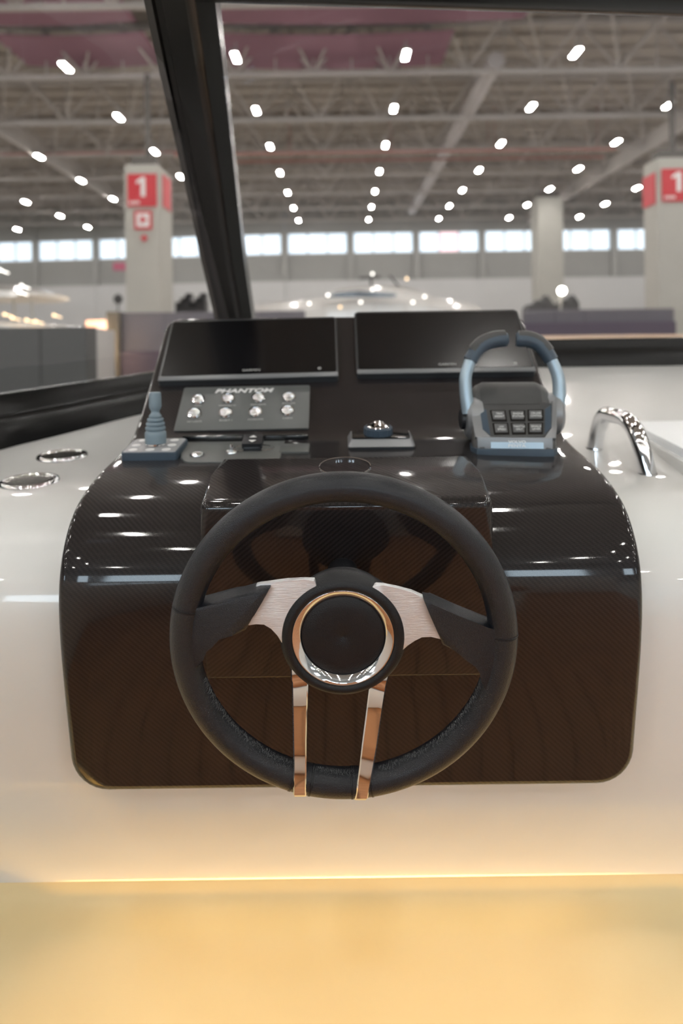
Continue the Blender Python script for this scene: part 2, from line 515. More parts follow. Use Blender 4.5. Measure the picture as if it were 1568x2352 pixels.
def truss_mesh():
    """Shared meshes of one truss that runs along X."""
    out = []
    bm = bmesh.new(); box(bm, I4, XL, XR, -0.09, 0.09, 0.0, 0.18); out.append(('bottom_chord', bm, None))
    bm = bmesh.new(); box(bm, I4, XL, XR, -0.09, 0.09, 1.9, 2.08); out.append(('top_chord', bm, None))
    bm = bmesh.new(); x = XL; s = 0
    while x < XR - 1.4:
        a, b = (0.1, 1.95) if s % 2 == 0 else (1.95, 0.1)
        bar(bm, (x, 0, a), (x + 1.5, 0, b), 0.08)
        bar(bm, (x, 0, 0.1), (x + 0.0, 0, 1.95), 0.06)
        x += 1.5; s += 1
    out.append(('web', bm, 'stuff'))
    bm = bmesh.new(); x = XL; s = 0
    while x < XR - 2.9:
        bar(bm, (x, 0.0, 0.1), (x + 1.5, 2.9, 1.95), 0.07); bar(bm, (x + 1.5, 2.9, 1.95), (x + 3.0, 0, 0.1), 0.07)
        bar(bm, (x, 0.0, 0.1), (x + 1.5, -2.9, 1.95), 0.07); bar(bm, (x + 1.5, -2.9, 1.95), (x + 3.0, 0, 0.1), 0.07)
        x += 3.0
    out.append(('space_brace', bm, 'stuff'))
    return out


t0 = None; tn_ = -1
for i, yy in enumerate([r + 2.9 for r in ROWY]):
    if yy > YF - 1: continue
    if t0 is None:
        t0 = thing('roof_truss', 'grey steel lattice roof truss overhead or behind the boat', 'roof truss', (0, yy, 10.2), group='roof trusses overhead and behind')
        for nm, b, kd in truss_mesh():
            mk(nm, b, M_TRUSS, t0, smooth=0, local=True, kind=kd)
    else:
        c = t0.copy(); c.location = (0, yy, 10.2); COL.objects.link(c)
        if yy > 10:
            tn_ += 1; c['label'] = 'grey steel lattice roof truss, the %s from the viewer' % ('nearest second third fourth fifth sixth seventh eighth ninth tenth'.split()[tn_])
            c['group'] = 'roof trusses in view'
        for ch in [o for o in COL.objects if o.parent == t0]:
            d = ch.copy(); d.parent = c; COL.objects.link(d)

# long girders towards the far wall
for x, lb in ((-16.5, 'long grey steel roof girder at far left, beyond the pillar with signs'), (17.0, 'long grey steel roof girder at the right above the broad pillar')):
    bm = bmesh.new(); box(bm, I4, x - 0.12, x + 0.12, YB, YF, 9.95, 10.2); box(bm, I4, x - 0.04, x + 0.04, YB, YF, 10.2, 10.9)
    solo('roof_girder', bm, M_TRUSS, lb, 'girder', group='girders along the hall', smooth=0)
bm = bmesh.new(); tube(bm, [(6.1, 27, 10.6), (6.1, 60, 10.6)], 0.34, 14)
solo('air_duct', bm, M_DUCT, 'pale round air duct running under the roof to the far windows', 'duct')
for y_, z_, x0, x1, lb in ((37.9, 9.95, -9.0, 15.0, 'thin red pipe crossing under the roof in mid view, the nearer of two'), (39.6, 9.95, -9, 15.0, 'thin red pipe crossing under the roof in mid view, the farther of two')):
    bm = bmesh.new(); tube(bm, [(x0, y_, z_), (x1, y_, z_)], 0.085, 8)
    for hx in range(5): box(bm, I4, x0 + 0.6 + hx * 5.6, x0 + 0.63 + hx * 5.6, y_ - 0.015, y_ + 0.015, z_, CEIL)
    solo('sprinkler_pipe', bm, M_RPIPE, lb, 'pipe', group='red pipes under the roof')
bm = bmesh.new(); box(bm, I4, -22, -9, 38.9, 39.1, 10.3, 10.42)
solo('red_roof_beam', bm, M_RPIPE, 'dull red beam under the roof left of the black windscreen pillar', 'beam', smooth=0)
for x0, x1, y0, y1, lb in ((-13.5, -7.0, 22.3, 24.2, 'added mauve sheet standing for a glass reflection at upper left, the nearer one'),
                           (-12.5, -7.0, 25.0, 28.0, 'added mauve sheet standing for a glass reflection at upper left, the farther one'),
                           (-5.0, 6.5, 22.4, 24.4, 'added mauve sheet standing for a glass reflection right of the pillar, the nearer one'),
                           (-4.6, 4.2, 25.2, 28.5, 'added mauve sheet standing for a glass reflection right of the pillar, the farther one')):
    bm = bmesh.new()  # added sheet under the roof, standing in for a windscreen reflection
    n = 14
    for i in range(n):
        xa, xb = x0 + (x1 - x0) * i / n, x0 + (x1 - x0) * (i + 1) / n
        za, zb = 11.0 - 0.12 * sin(pi * i / n), 11.0 - 0.12 * sin(pi * (i + 1) / n)
        vs = [bm.verts.new(p) for p in ((xa, y0, za), (xb, y0, zb), (xb, y1, zb), (xa, y1, za))]
        bm.faces.new(vs)
        vs = [bm.verts.new(p) for p in ((xa, y0, za + 0.02), (xb, y0, zb + 0.02), (xb, y1, zb + 0.02), (xa, y1, za + 0.02))]
        bm.faces.new(vs)
    solo('reflection_sheet', bm, M_MAUVE, lb, 'banner', recalc=False)

# ------------------------------------------------------------------ lamps
lamp0 = thing('ceiling_lamp', 'x', 'lamp', (0, 0, 0))
bm = bmesh.new(); box(bm, I4, -0.13, 0.13, -0.44, 0.44, 0.03, 0.14, 0.02)
box(bm, I4, -0.02, 0.02, -0.02, 0.02, 0.16, 0.55)
mk('housing', bm, M_HOUS, lamp0, smooth=30, local=True)
bm = bmesh.new(); box(bm, I4, -0.085, 0.085, -0.38, 0.38, 0.0, 0.03)
mk('lens', bm, M_LAMP, lamp0, smooth=0, local=True)
lamp_kids = [o for o in COL.objects if o.parent == lamp0]
ordw = ['nearest', 'second', 'third', 'fourth', 'fifth', 'sixth', 'farthest']
first = True
for ri, yy in enumerate(ROWY):
    for ci, xx in enumerate(COLX):
        y_ = yy + bend(xx)
        if y_ > YF - 1 + bend(xx): continue
        x_, y2 = xx * (y_ / yy) if yy > 10 else xx, y_
        k = ri - 9
        if first: o = lamp0; first = False
        else:
            o = lamp0.copy(); COL.objects.link(o)
            for ch in lamp_kids:
                d = ch.copy(); d.parent = o; COL.objects.link(d)
        o.location = (x_, y2, LAMP_Z)
        u = CX + F * x_ / y2 if y2 > 1 else -1
        if k >= 0 and -10 < u < 1590:
            where = {-6: 'six', -5: 'five', -4: 'four', -3: 'three', -2: 'two', -1: 'one'}.get(ci - 6)
            if ci - 6 == 0: s = 'in the file of lamps just right of centre'
            elif where: s = '%s file%s left of the central file of lamps' % (where, '' if where == 'one' else 's')
            else: s = '%s file%s right of the central file of lamps' % (['zero', 'one', 'two', 'three', 'four', 'five', 'six'][ci - 6], '' if ci == 7 else 's')
            o['label'] = 'glowing hall lamp, %s row, %s' % (ordw[k], s)
            o['group'] = 'ceiling lamps in view'
        else:
            o['label'] = 'glowing hall lamp of the rows overhead and behind the boat'
            o['group'] = 'ceiling lamps overhead and behind'

# ------------------------------------------------------------------ hall pillars and their signs


def pillar(px0, px1, y, depth, label, seam=None):
    a = at(px0, 770, y).x; b = at(px1, 770, y).x
    ztop = 400 / F * y if y < 40 else 9.8
    t = thing('hall_pillar', label, 'pillar', ((a + b) / 2, y + depth / 2, FLOOR_Z))
    bm = bmesh.new(); box(bm, I4, a, b, y, y + depth, FLOOR_Z, ztop, 0.12, 2); mk('shaft', bm, M_CONC, t, smooth=30)
    bm = bmesh.new(); box(bm, I4, (a + b) / 2 - 0.09, (a + b) / 2 + 0.09, y + 0.9, y + 1.08, ztop, 10.2, 0.02, 1); box(bm, I4, a + 0.2, b - 0.2, y + 0.3, y + 0.9, ztop, ztop + 0.35, 0.02, 1); mk('steel_head', bm, mat('dark_steel', (0.12, 0.11, 0.10, 1), 0.6, noise=0.1), t, smooth=30)
    return a, b


YP = 26.0
a, b = pillar(288, 369, YP, 2.1, 'pale square hall pillar with red signs left of the windscreen pillar')
pillar(1514, 1640, 27.5, 1.4, 'pale broad hall pillar with red signs at the right edge')
pillar(1237, 1297, 50.0, 1.8, 'plain pale hall pillar in front of the far windows')


def sign(px0, px1, py0, py1, y, label, kind='one', rotz=0.0):
    A = at(px0, py0, y - 0.06); B = at(px1, py1, y - 0.06)
    cx_, w_ = (A.x + B.x) / 2, abs(B.x - A.x); z0, z1 = min(A.z, B.z), max(A.z, B.z)
    t = thing('hall_sign', label, 'sign', (cx_, y - 0.06, z0))
    M = frame(Vector((cx_, y - 0.07, (z0 + z1) / 2)), Vector((cos(rotz), sin(rotz), 0)), Vector((0, 0, 1)), Vector((sin(rotz), -cos(rotz), 0)))
    bm = bmesh.new(); box(bm, M, -w_ / 2, w_ / 2, (z0 - z1) / 2, (z1 - z0) / 2, -0.04, 0.0); mk('board', bm, M_RED, t, smooth=0)
    h = z1 - z0
    if kind == 'one':
        bm = bmesh.new(); u_ = h * 0.30; q_ = w_ * 0.11
        prism(bm, M @ T(w_ * 0.02, h * 0.10, 0), [(-q_ * 0.5, -u_), (q_ * 0.9, -u_), (q_ * 0.9, u_), (-q_ * 0.2, u_), (-q_ * 1.9, u_ * 0.62), (-q_ * 1.9, u_ * 0.30), (-q_ * 0.5, u_ * 0.52)], 0.0, 0.014)
        mk('numeral', bm, M_SIGNW, t, smooth=0)
        for k in range(4):
            bm = bmesh.new(); box(bm, M, -w_ * 0.42 + k * w_ * 0.09, -w_ * 0.36 + k * w_ * 0.09, -h * 0.42, -h * 0.33, 0.0, 0.012)
            mk('small_mark', bm, M_SIGNW, t, smooth=0)
    elif kind == 'arrow':
        bm = bmesh.new(); box(bm, M, -w_ * 0.36, w_ * 0.36, -h * 0.36, h * 0.36, 0, 0.012); mk('white_field', bm, M_SIGNW, t, smooth=0)
        bm = bmesh.new(); prism(bm, M, [(-w_ * 0.14, -h * 0.2), (w_ * 0.26, 0.0), (-w_ * 0.14, h * 0.24)], 0.012, 0.03); mk('figure_mark', bm, M_RED, t, smooth=0)
    return t


sign(292, 360, 400, 474, YP, 'large red square sign with a white numeral one on the left hall pillar')
sign(308, 349, 484, 527, YP, 'small red bordered symbol sign below the numeral on the left hall pillar', 'arrow')
A = at(331, 549, YP - 0.07); bm = bmesh.new()
prism(bm, frame(A, Vector((1, 0, 0)), Vector((0, 0, 1)), Vector((0, -1, 0))), [(-0.16, 0.08), (-0.05, 0.08), (-0.05, 0.16), (0.05, 0.16), (0.05, 0.08), (0.16, 0.08), (0, -0.12)], -0.02, 0.03)
solo('arrow_sign', bm, M_RED, 'tiny red arrow low on the left hall pillar', 'sign', smooth=0)
sign(1519, 1592, 388, 462, 27.5, 'large red sign with a white numeral one at the right edge')
A = at(1500, 430, 27.5); bm = bmesh.new(); box(bm, I4, at(1514, 770, 27.5).x - 0.05, at(1514, 770, 27.5).x - 0.005, 27.65, 28.75, A.z - 0.62, A.z + 0.62)
solo('hall_sign', bm, M_RED, 'narrow slanting red sign on the side of the right hall pillar', 'sign', smooth=0)
A = at(382, 430, YP)
bm = bmesh.new(); box(bm, I4, at(369, 770, YP).x + 0.005, at(369, 770, YP).x + 0.04, YP + 0.5, YP + 1.7, A.z - 0.62, A.z + 0.62)
solo('side_sign', bm, M_RED, 'faded red sign on the side of the left hall pillar', 'sign', smooth=0)
A = at(263, 604, 60); bm = bmesh.new(); box(bm, T(A.x, 63.0, A.z), -1.1, 1.1, -0.05, 0.05, -0.35, 0.35)
solo('wall_banner', bm, mat('pink_banner', (0.5, 0.12, 0.2, 1), 0.6, noise=0.05), 'small dusky pink banner under a far window left of the pillar', 'banner', smooth=0)

# ------------------------------------------------------------------ exhibition stands, boats


def wall_block(name, px0, px1, py_top, y, d, m, label, cat='partition', zb=FLOOR_Z, panels=0, mp=None):
    A = at(px0, py_top, y); B = at(px1, py_top, y)
    t = thing(name, label, cat, ((A.x + B.x) / 2, y, zb))
    zt = (A.z + B.z) / 2
    n = max(1, panels); w = (B.x - A.x) / n
    for i in range(n):
        bm = bmesh.new(); box(bm, I4, A.x + i * w + 0.004, A.x + (i + 1) * w - 0.004, y, y + d, zb, zt, 0.01, 1)
        mk('panel', bm, m, t, smooth=0)
    return t, A.x, B.x, zt


t, xa, xb, zt = wall_block('stand_partition', 1205, 1548, 710, 19.0, 0.3, M_PART1, 'long grey exhibition partition right of the control levers', panels=5)
bm = bmesh.new(); box(bm, I4, xa - 0.1, xb, 18.9, 19.0, FLOOR_Z, at(1300, 741, 18.9).z, 0.01, 1)
mk('lower_panel', bm, M_PART3, t, smooth=0, label='darker lower strip of the partition')
t, xa, xb, zt = wall_block('stand_partition', 272, 700, 716, 15.0, 0.3, M_PART1, 'grey mauve exhibition partition behind the left display', panels=4)
bm = bmesh.new(); box(bm, I4, xa, xb, 14.9, 15.0, FLOOR_Z, at(380, 806, 14.9).z, 0.01, 1)
mk('lower_panel', bm, M_PART3, t, smooth=0, label='darker lower strip of the partition')
wall_block('stand_column', 243, 273, 716, 14.8, 0.5, mat('olive_post', (0.11, 0.10, 0.08, 1), 0.7, noise=0.1), 'olive grey post at the end of the middle partition', 'post')
t, xa, xb, zt = wall_block('stand_partition', -120, 198, 752, 9.0, 0.4, M_PART2, 'dark grey exhibition partition at the left edge', panels=3)
wall_block('booth_wall', 196, 246, 735, 16.0, 0.2, M_WARMWALL, 'small warmly lit booth wall between two partitions')
A = at(222, 842, 14.4)
bm = bmesh.new(); box(bm, I4, at(200, 842, 14.4).x, at(226, 842, 14.4).x, 14.4, 15.9, FLOOR_Z, A.z + 0.02, 0.02, 1)
solo('display_counter', bm, M_WOODF, 'low pale wood counter glowing in the gap between partitions', 'counter')
for px, py, r, lb in ((228, 790, 0.07, 'warm lamp glowing in the booth gap, the upper one'), (236, 826, 0.05, 'warm lamp glowing in the booth gap, the lower one')):
    A = at(px, py, 14.9); bm = bmesh.new(); lathe(bm, T(*A), [(0, -r), (r * .7, -r * .7), (r, 0), (r * .7, r * .7), (0, r)], 12)
    solo('booth_lamp', bm, M_WARML, lb, 'lamp')
pl = bpy.data.lights.new('booth_glow', 'POINT'); pl.energy = 260; pl.color = (1, 0.75, 0.5); pl.shadow_soft_size = 0.15
po = bpy.data.objects.new('booth_glow', pl); COL.objects.link(po); po.location = at(225, 775, 14.9)


def hull_loft(bm, secs):
    """secs: list of (y or x station, list of points) lofted with caps."""
    rings = [[bm.verts.new(p) for p in s] for s in secs]
    n = len(rings[0])
    for a, b in zip(rings, rings[1:]):
        for i in range(n - 1):
            bm.faces.new((a[i], a[i + 1], b[i + 1], b[i]))
    bm.faces.new(rings[0][::-1]); bm.faces.new(rings[-1])
    return bm


# centre yacht: long low white cabin roof at about 30 m
YY = 30.0
ya = at(585, 715, YY); yb = at(1090, 715, YY)
yt = thing('white_yacht', 'white motor yacht with a dark window band beyond the displays', 'yacht', ((ya.x + yb.x) / 2, YY, FLOOR_Z))
secs = []
for px, pt in ((585, 704), (640, 694), (700, 688), (760, 680), (850, 674), (930, 676), (1000, 684), (1060, 695), (1088, 703)):
    c = at(px, pt, YY); h = c.z
    secs.append([Vector((c.x, YY - 2.0, -2.4)), Vector((c.x, YY - 1.9, h - 0.5)), Vector((c.x, YY - 1.3, h - 0.08)), Vector((c.x, YY, h)), Vector((c.x, YY + 1.3, h - 0.08)), Vector((c.x, YY + 1.9, h - 0.5)), Vector((c.x, YY + 2, -2.4))])
bm = bmesh.new(); hull_loft(bm, secs); mk('hull', bm, M_YACHT, yt)
secs = []
for px, pt in ((745, 679), (775, 665), (850, 657), (920, 659), (975, 672)):
    c = at(px, pt, YY); h = c.z
    secs.append([Vector((c.x, YY - 1.4, 1.2)), Vector((c.x, YY - 1.3, h - 0.25)), Vector((c.x, YY - 0.8, h - 0.03)), Vector((c.x, YY + 0.8, h)), Vector((c.x, YY + 1.3, h - 0.25)), Vector((c.x, YY + 1.4, 1.2))])
bm = bmesh.new(); hull_loft(bm, secs); mk('cabin_roof', bm, M_YACHT, yt)
A = at(745, 682, YY - 2.1); B = at(905, 674, YY - 2.1)
bm = bmesh.new()
prism(bm, frame(Vector((0, YY - 2.05, 0)), Vector((1, 0, 0)), Vector((0, 0, 1)), Vector((0, -1, 0))),
      [(A.x, A.z - 0.02), (B.x, B.z - 0.16), (B.x + 0.1, B.z - 0.03), ((A.x + B.x) / 2, B.z + 0.12), (A.x + 0.5, A.z + 0.16)], -0.1, 0.16)
mk('window_band', bm, M_YGLASS, yt, smooth=0, label='dark window band')
bm = bmesh.new()
for px in (600, 640, 690, 742, 800, 860, 930, 990, 1040):
    c = at(px, 697, YY - 2.15); bar(bm, (c.x, YY - 2.1, c.z - 0.6), (c.x, YY - 2.1, c.z + 0.06), 0.02)
a0, a1 = at(590, 694, YY - 2.1), at(1050, 694, YY - 2.1)
bar(bm, a0, a1, 0.025); mk('guard_rail', bm, M_TRUSS, yt, smooth=0)
bm = bmesh.new(); c = at(852, 655, YY); bar(bm, (c.x, YY, c.z - 0.2), (c.x, YY, c.z + 0.35), 0.1); bar(bm, (c.x - 0.5, YY, c.z + 0.3), (c.x + 0.4, YY, c.z + 0.35), 0.1)
bar(bm, (c.x + 1.3, YY, c.z - 0.2), (c.x + 0.8, YY, c.z + 0.4), 0.08)
mk('mast', bm, M_DARKG, yt, smooth=0, label='dark radar mast')
for i, (px, py, e) in enumerate(((855, 665, 1), (753, 678, 1), (710, 697, 1), (781, 705, 2), (975, 681, 1), (948, 694, 1), (828, 694, 1), (934, 640, 2), (855, 629, 1))):
    c = at(px, py, YY - 2.4); r = 0.055
    bm = bmesh.new(); lathe(bm, T(*c), [(0, -r), (r * .7, -r * .7), (r, 0), (r * .7, r * .7), (0, r)], 10)
    bar(bm, c, c + Vector((0, 0.4, -0.02)), 0.02)
    mk('deck_lamp', bm, M_WARML if e == 2 else mat('deck_lamp_glow', (1, 1, 1, 1), 0.5, emit=(1, 0.98, 0.9, 1), estr=3.5), yt)

# left boat: fly bridge roof on posts with warm lamps
YL = 13.0
A = at(-60, 690, YL); B = at(108, 680, YL)
lb_ = thing('left_boat', 'cream boat roof on posts with warm lights at the left edge', 'boat', (A.x, YL, FLOOR_Z))
secs = []
for px, p0, p1 in ((-90, 652, 690), (-20, 652, 690), (50, 657, 690), (90, 664, 688), (108, 671, 682)):
    a, b = at(px, p0, YL), at(px, p1, YL)
    secs.append([Vector((a.x, YL - 1, b.z)), Vector((a.x, YL - 0.9, (a.z + b.z) / 2)), Vector((a.x, YL, a.z)), Vector((a.x, YL + 1, (a.z + b.z) / 2)), Vector((a.x, YL + 1.1, b.z))])
bm = bmesh.new(); hull_loft(bm, secs); mk('hard_top', bm, M_YACHT, lb_)
bm = bmesh.new()
for px in (2, 60, 100):
    a = at(px, 690, YL); b = at(px + 6, 752, YL); bar(bm, (a.x, YL - 0.5, a.z), (b.x, YL - 0.5, b.z - 0.5), 0.035)
mk('roof_post', bm, M_CONC, lb_, smooth=0)
secs = []
for px, p0 in ((-90, 738), (0, 740), (80, 744), (170, 750), (215, 758)):
    a = at(px, p0, YL)
    secs.append([Vector((a.x, YL - 1.2, FLOOR_Z)), Vector((a.x, YL - 1.2, a.z - 0.05)), Vector((a.x, YL - 1.1, a.z)), Vector((a.x, YL + 1.2, a.z)), Vector((a.x, YL + 1.2, FLOOR_Z))])
bm = bmesh.new(); hull_loft(bm, secs); mk('hull', bm, M_YACHT, lb_)
for px, py, e in ((49, 656, 0), (45, 671, 0), (28, 730, 1), (60, 735, 1), (82, 738, 1), (124, 724, 1), (10, 722, 1), (0, 620, 0)):
    c = at(px, py, YL - 1.3); r = 0.028
    bm = bmesh.new(); lathe(bm, T(*c), [(0, -r), (r * .7, -r * .7), (r, 0), (r * .7, r * .7), (0, r)], 10)
    bar(bm, c, c + Vector((0, 0.3, -0.03)), 0.015)
    mk('deck_lamp', bm, M_WARML if e else mat('deck_lamp_glow', (1, 1, 1, 1), 0.5, emit=(1, 0.98, 0.9, 1), estr=3.5), lb_)
c = at(1290, 668, 40.0); bm = bmesh.new(); lathe(bm, T(*c), [(0, -0.22), (.16, -.16), (.22, 0), (.16, .16), (0, .22)], 14)
wl = thing('work_lamp', 'bright round work lamp low in front of the plain far pillar', 'lamp', (c.x, c.y, FLOOR_Z))
mk('lens', bm, M_COOLL, wl)
bm = bmesh.new(); bar(bm, c + Vector((0, 0.3, 0)), Vector((c.x, c.y + 0.3, FLOOR_Z)), 0.08); bar(bm, c + Vector((0, 0.1, 0)), c + Vector((0, 0.32, 0)), 0.3); mk('stand', bm, M_CONC, wl, smooth=0)
for px0, px1, py, lb in ((402, 470, 700, 'row of dark boat covers left of the windscreen pillar foot'), (1210, 1330, 705, 'dark covered goods beyond the long right partition')):
    y_ = 42.0; A = at(px0, py, y_); B = at(px1, py, y_); bm = bmesh.new()
    n = 6
    for i in range(n):
        x0 = A.x + (B.x - A.x) * i / n; x1 = A.x + (B.x - A.x) * (i + 1) / n; h = 0.55 + 0.25 * ((i * 7) % 3)
        prism(bm, frame(Vector((0, y_, A.z - 0.4)), Vector((1, 0, 0)), Vector((0, 0, 1)), Vector((0, -1, 0))), [(x0, -4), (x1, -4), (x1, h * .6), (x1 - .3, h), (x0 + .25, h * 1.05), (x0, h * .6)], -1.2, 0)
    solo('covered_goods', bm, M_DARKG, lb, 'goods')
c = at(271, 688, 30); bm = bmesh.new(); lathe(bm, T(*c), [(0, -.22), (.18, -.12), (.2, .1), (.05, .25), (0, .25)], 12); bar(bm, c, c + Vector((0, 0, -6)), 0.05)
solo('loudspeaker', bm, M_DARKG, 'small dark loudspeaker on a thin stand beside the left hall pillar', 'loudspeaker')

# ================================================================== CONSOLE PROFILE
WID = 0.7525
CXC = 0.006       # x of the console's middle
meas = [(1815, 1232 + 60), (1760, 1295), (1700, 1308), (1600, 1329), (1500, 1347), (1400, 1358), (1330, 1356), (1270, 1338), (1220, 1314),
        (1180, 1290), (1150, 1264), (1115, 1222), (1080, 1165), (1055, 1105), (1035, 1050), (1015, 1012), (1000, 988), (970, 965), (920, 935), (850, 888), (780, 845), (724, 815)]
PROF = []
for py, wpx in meas:
    d = F * WID / wpx
    PROF.append(Vector((d, -(py - CY) / F * d)))
for _ in range(3):
    Q = [PROF[0]] + [(PROF[i - 1] + PROF[i] * 2 + PROF[i + 1]) / 4 for i in range(1, len(PROF) - 1)] + [PROF[-1]]
    PROF = Q if _ < 2 else PROF
PD = [Vector((p.x, p.y)) for p in smooth_path([Vector((p.x, p.y, 0)) for p in PROF], 8)]
S = [0.0]
for a, b in zip(PD, PD[1:]): S.append(S[-1] + (b - a).length)
SLEN = S[-1]


def prof(s):
    """(y, z), tangent, outward normal of the console's side profile at arc length s."""
    if s <= 0:
        t = (PD[2] - PD[0]).normalized(); p = PD[0] + t * s
    elif s >= SLEN:
        t = (PD[-1] - PD[-3]).normalized(); p = PD[-1] + t * (s - SLEN)
    else:
        lo, hi = 0, len(S) - 1
        while hi - lo > 1:
            m_ = (lo + hi) // 2
            if S[m_] <= s: lo = m_
            else: hi = m_
        k = (s - S[lo]) / (S[hi] - S[lo]); p = PD[lo].lerp(PD[hi], k)
        i0, i1 = max(lo - 1, 0), min(hi + 1, len(PD) - 1)
        t = (PD[i1] - PD[i0]).normalized()
    return p, t, Vector((-t.y, t.x))


def csurf(x, s, h=0.0):
    p, t, n = prof(s)
    return Vector((x, p.x + n.x * h, p.y + n.y * h))


def hit(px, py, lift=0.0):
    """First point of the console surface seen through a photo point: position and frame (x, up the surface, normal), and s."""
    d = ray(px, py); best = None; N_ = 700
    prev = None
    for i in range(N_ + 1):
        s = SLEN * i / N_; p, t, n = prof(s); q = (p + n * lift); g = q.y - d.z * q.x
        if prev is not None and (g > 0) != (prev[0] > 0):
            k = prev[0] / (prev[0] - g); ss = prev[1] + (s - prev[1]) * k
            p2, t2, n2 = prof(ss); q2 = p2 + n2 * lift
            if best is None or q2.x < best[0].y:
                X = d.x * q2.x
                best = (Vector((X, q2.x, q2.y)), Vector((0, t2.x, t2.y)), Vector((0, n2.x, n2.y)), ss)
        prev = (g, s)
    return best


# ================================================================== COCKPIT MOULDING (white)
def fz(y):
    """Height of the white dash top at depth y."""
    pts = ((1.12, -0.245), (1.3, -0.239), (1.44, -0.228), (1.55, -0.212), (1.7, -0.186), (2.1, -0.122), (2.4, -0.08))
    if y <= pts[0][0]: return pts[0][1]
    for (a, za), (b, zb) in zip(pts, pts[1:]):
        if y <= b: return za + (zb - za) * (y - a) / (b - a)
    return pts[-1][1]


BASE = [Vector(p) for p in ((-0.97, 0.25), (-0.93, 0.6), (-0.87, 0.95), (-0.80, 1.22), (-0.707, 1.44), (-0.615, 1.56), (-0.495, 1.70), (-0.30, 1.88),
                            (-0.05, 2.03), (0.25, 2.13), (0.6, 2.19), (1.0, 2.21), (1.5, 2.21), (2.0, 2.18))]
BASE3 = smooth_path([Vector((p.x, p.y, 0)) for p in BASE], 5)


def xleft(y):
    for a, b in zip(BASE3, BASE3[1:]):
        if a.y <= y <= b.y and b.y > a.y:
            return a.x + (b.x - a.x) * (y - a.y) / (b.y - a.y)
    return BASE3[0].x if y < BASE3[0].y else 0.6


mould = thing('cockpit_moulding', 'glossy white cockpit moulding around and below the black console', 'dashboard', (0.2, 1.2, -1.3))
# side profile of the moulding from dash top to the footwell, as (y, z)
MP = [(2.19, fz(2.19))] + [(y_, fz(y_)) for y_ in (2.1, 1.95, 1.8, 1.7, 1.6, 1.5, 1.4, 1.3, 1.22, 1.17)]
MP += [(1.13, -0.2465), (1.09, -0.2520), (1.055, -0.262), (1.02, -0.278), (0.992, -0.298), (0.972, -0.322), (0.960, -0.35), (0.954, -0.39),
       (0.955, -0.45), (0.963, -0.54), (0.975, -0.63), (0.987, -0.70), (0.996, -0.745), (0.999, -0.765), (0.998, -0.778)]
bm = bmesh.new(); rows = []
NXm = 60
for (y_, z_) in MP:
    xl = xleft(y_) if y_ > 0.9 else xleft(0.95)
    row = []
    for i in range(NXm + 1):
        t_ = i / NXm
        x = xl + (2.0 - xl) * t_ ** 1.3
        row.append(bm.verts.new((x, y_, z_)))
    rows.append(row)
for a, b in zip(rows, rows[1:]):
    for i in range(NXm): bm.faces.new((a[i], a[i + 1], b[i + 1], b[i]))
mo = mk('dash_shell', bm, M_GEL, mould, smooth=60)

# lower footwell liner: concave fillet into a sloping kick panel
foot = thing('footwell_liner', 'cream footwell panel with warm light tinted in, below the white moulding', 'footwell', (0.2, 0.9, -1.3))
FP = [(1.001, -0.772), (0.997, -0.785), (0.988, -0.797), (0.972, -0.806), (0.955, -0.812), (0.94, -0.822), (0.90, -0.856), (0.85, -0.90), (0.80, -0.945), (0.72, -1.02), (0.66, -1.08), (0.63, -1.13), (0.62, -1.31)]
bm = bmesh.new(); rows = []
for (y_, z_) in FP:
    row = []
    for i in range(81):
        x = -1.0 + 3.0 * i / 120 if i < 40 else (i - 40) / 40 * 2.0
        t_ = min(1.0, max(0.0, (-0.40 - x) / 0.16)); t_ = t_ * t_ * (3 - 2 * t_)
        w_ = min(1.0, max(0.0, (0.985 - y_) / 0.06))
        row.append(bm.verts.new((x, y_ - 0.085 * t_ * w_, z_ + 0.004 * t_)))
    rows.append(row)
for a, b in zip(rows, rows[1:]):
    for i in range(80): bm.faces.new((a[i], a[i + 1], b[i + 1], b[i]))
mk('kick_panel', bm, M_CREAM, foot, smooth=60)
# teak sole, seat behind the camera (seen only in reflections)
sole = thing('cockpit_sole', 'teak plank floor of the cockpit', 'deck', (0, -1, -1.36))
bm = bmesh.new(); box(bm, I4, -1.0, 2.0, -3.2, 0.66, -1.36, -1.31); mk('caulking', bm, M_CAULK, sole, smooth=0)
for i in range(38):
    bm = bmesh.new(); x0 = -0.99 + i * 0.078; box(bm, I4, x0, x0 + 0.073, -3.2, 0.64, -1.312, -1.30)
    mk('plank', bm, M_TEAK, sole, smooth=0)
seat = thing('helm_chair', 'tan helm chair behind the steering position', 'seat', (0.05, -1.3, -1.3))
bm = bmesh.new(); box(bm, I4, -0.5, 0.7, -1.55, -0.95, -1.30, -0.72, 0.05, 3); mk('seat_base', bm, M_GEL, seat)
bm = bmesh.new(); box(bm, I4, -0.5, 0.7, -1.55, -0.92, -0.72, -0.58, 0.05, 3); mk('seat', bm, M_TAN, seat)
bm = bmesh.new(); box(bm, I4, -0.5, 0.7, -1.70, -1.53, -0.66, -0.02, 0.05, 3); mk('backrest', bm, M_TAN, seat)
side = thing('hull_side', 'white inner hull side left of the cockpit', 'hull', (-1.05, -1, -1.36))
bm = bmesh.new(); box(bm, I4, -1.16, -1.01, -3.2, 0.6, -1.36, -0.25, 0.03, 3); mk('side_panel', bm, M_GEL, side)
bm = bmesh.new(); box(bm, I4, -1.0, 2.0, -3.4, -3.2, -1.36, -0.25, 0.03, 3); mk('stern_panel', bm, M_GEL, side)

# ================================================================== WINDSCREEN
wsc = thing('windscreen', 'black framed boat windscreen with a raked pillar and curved lower rail', 'windscreen', (0.3, 1.9, -0.1))


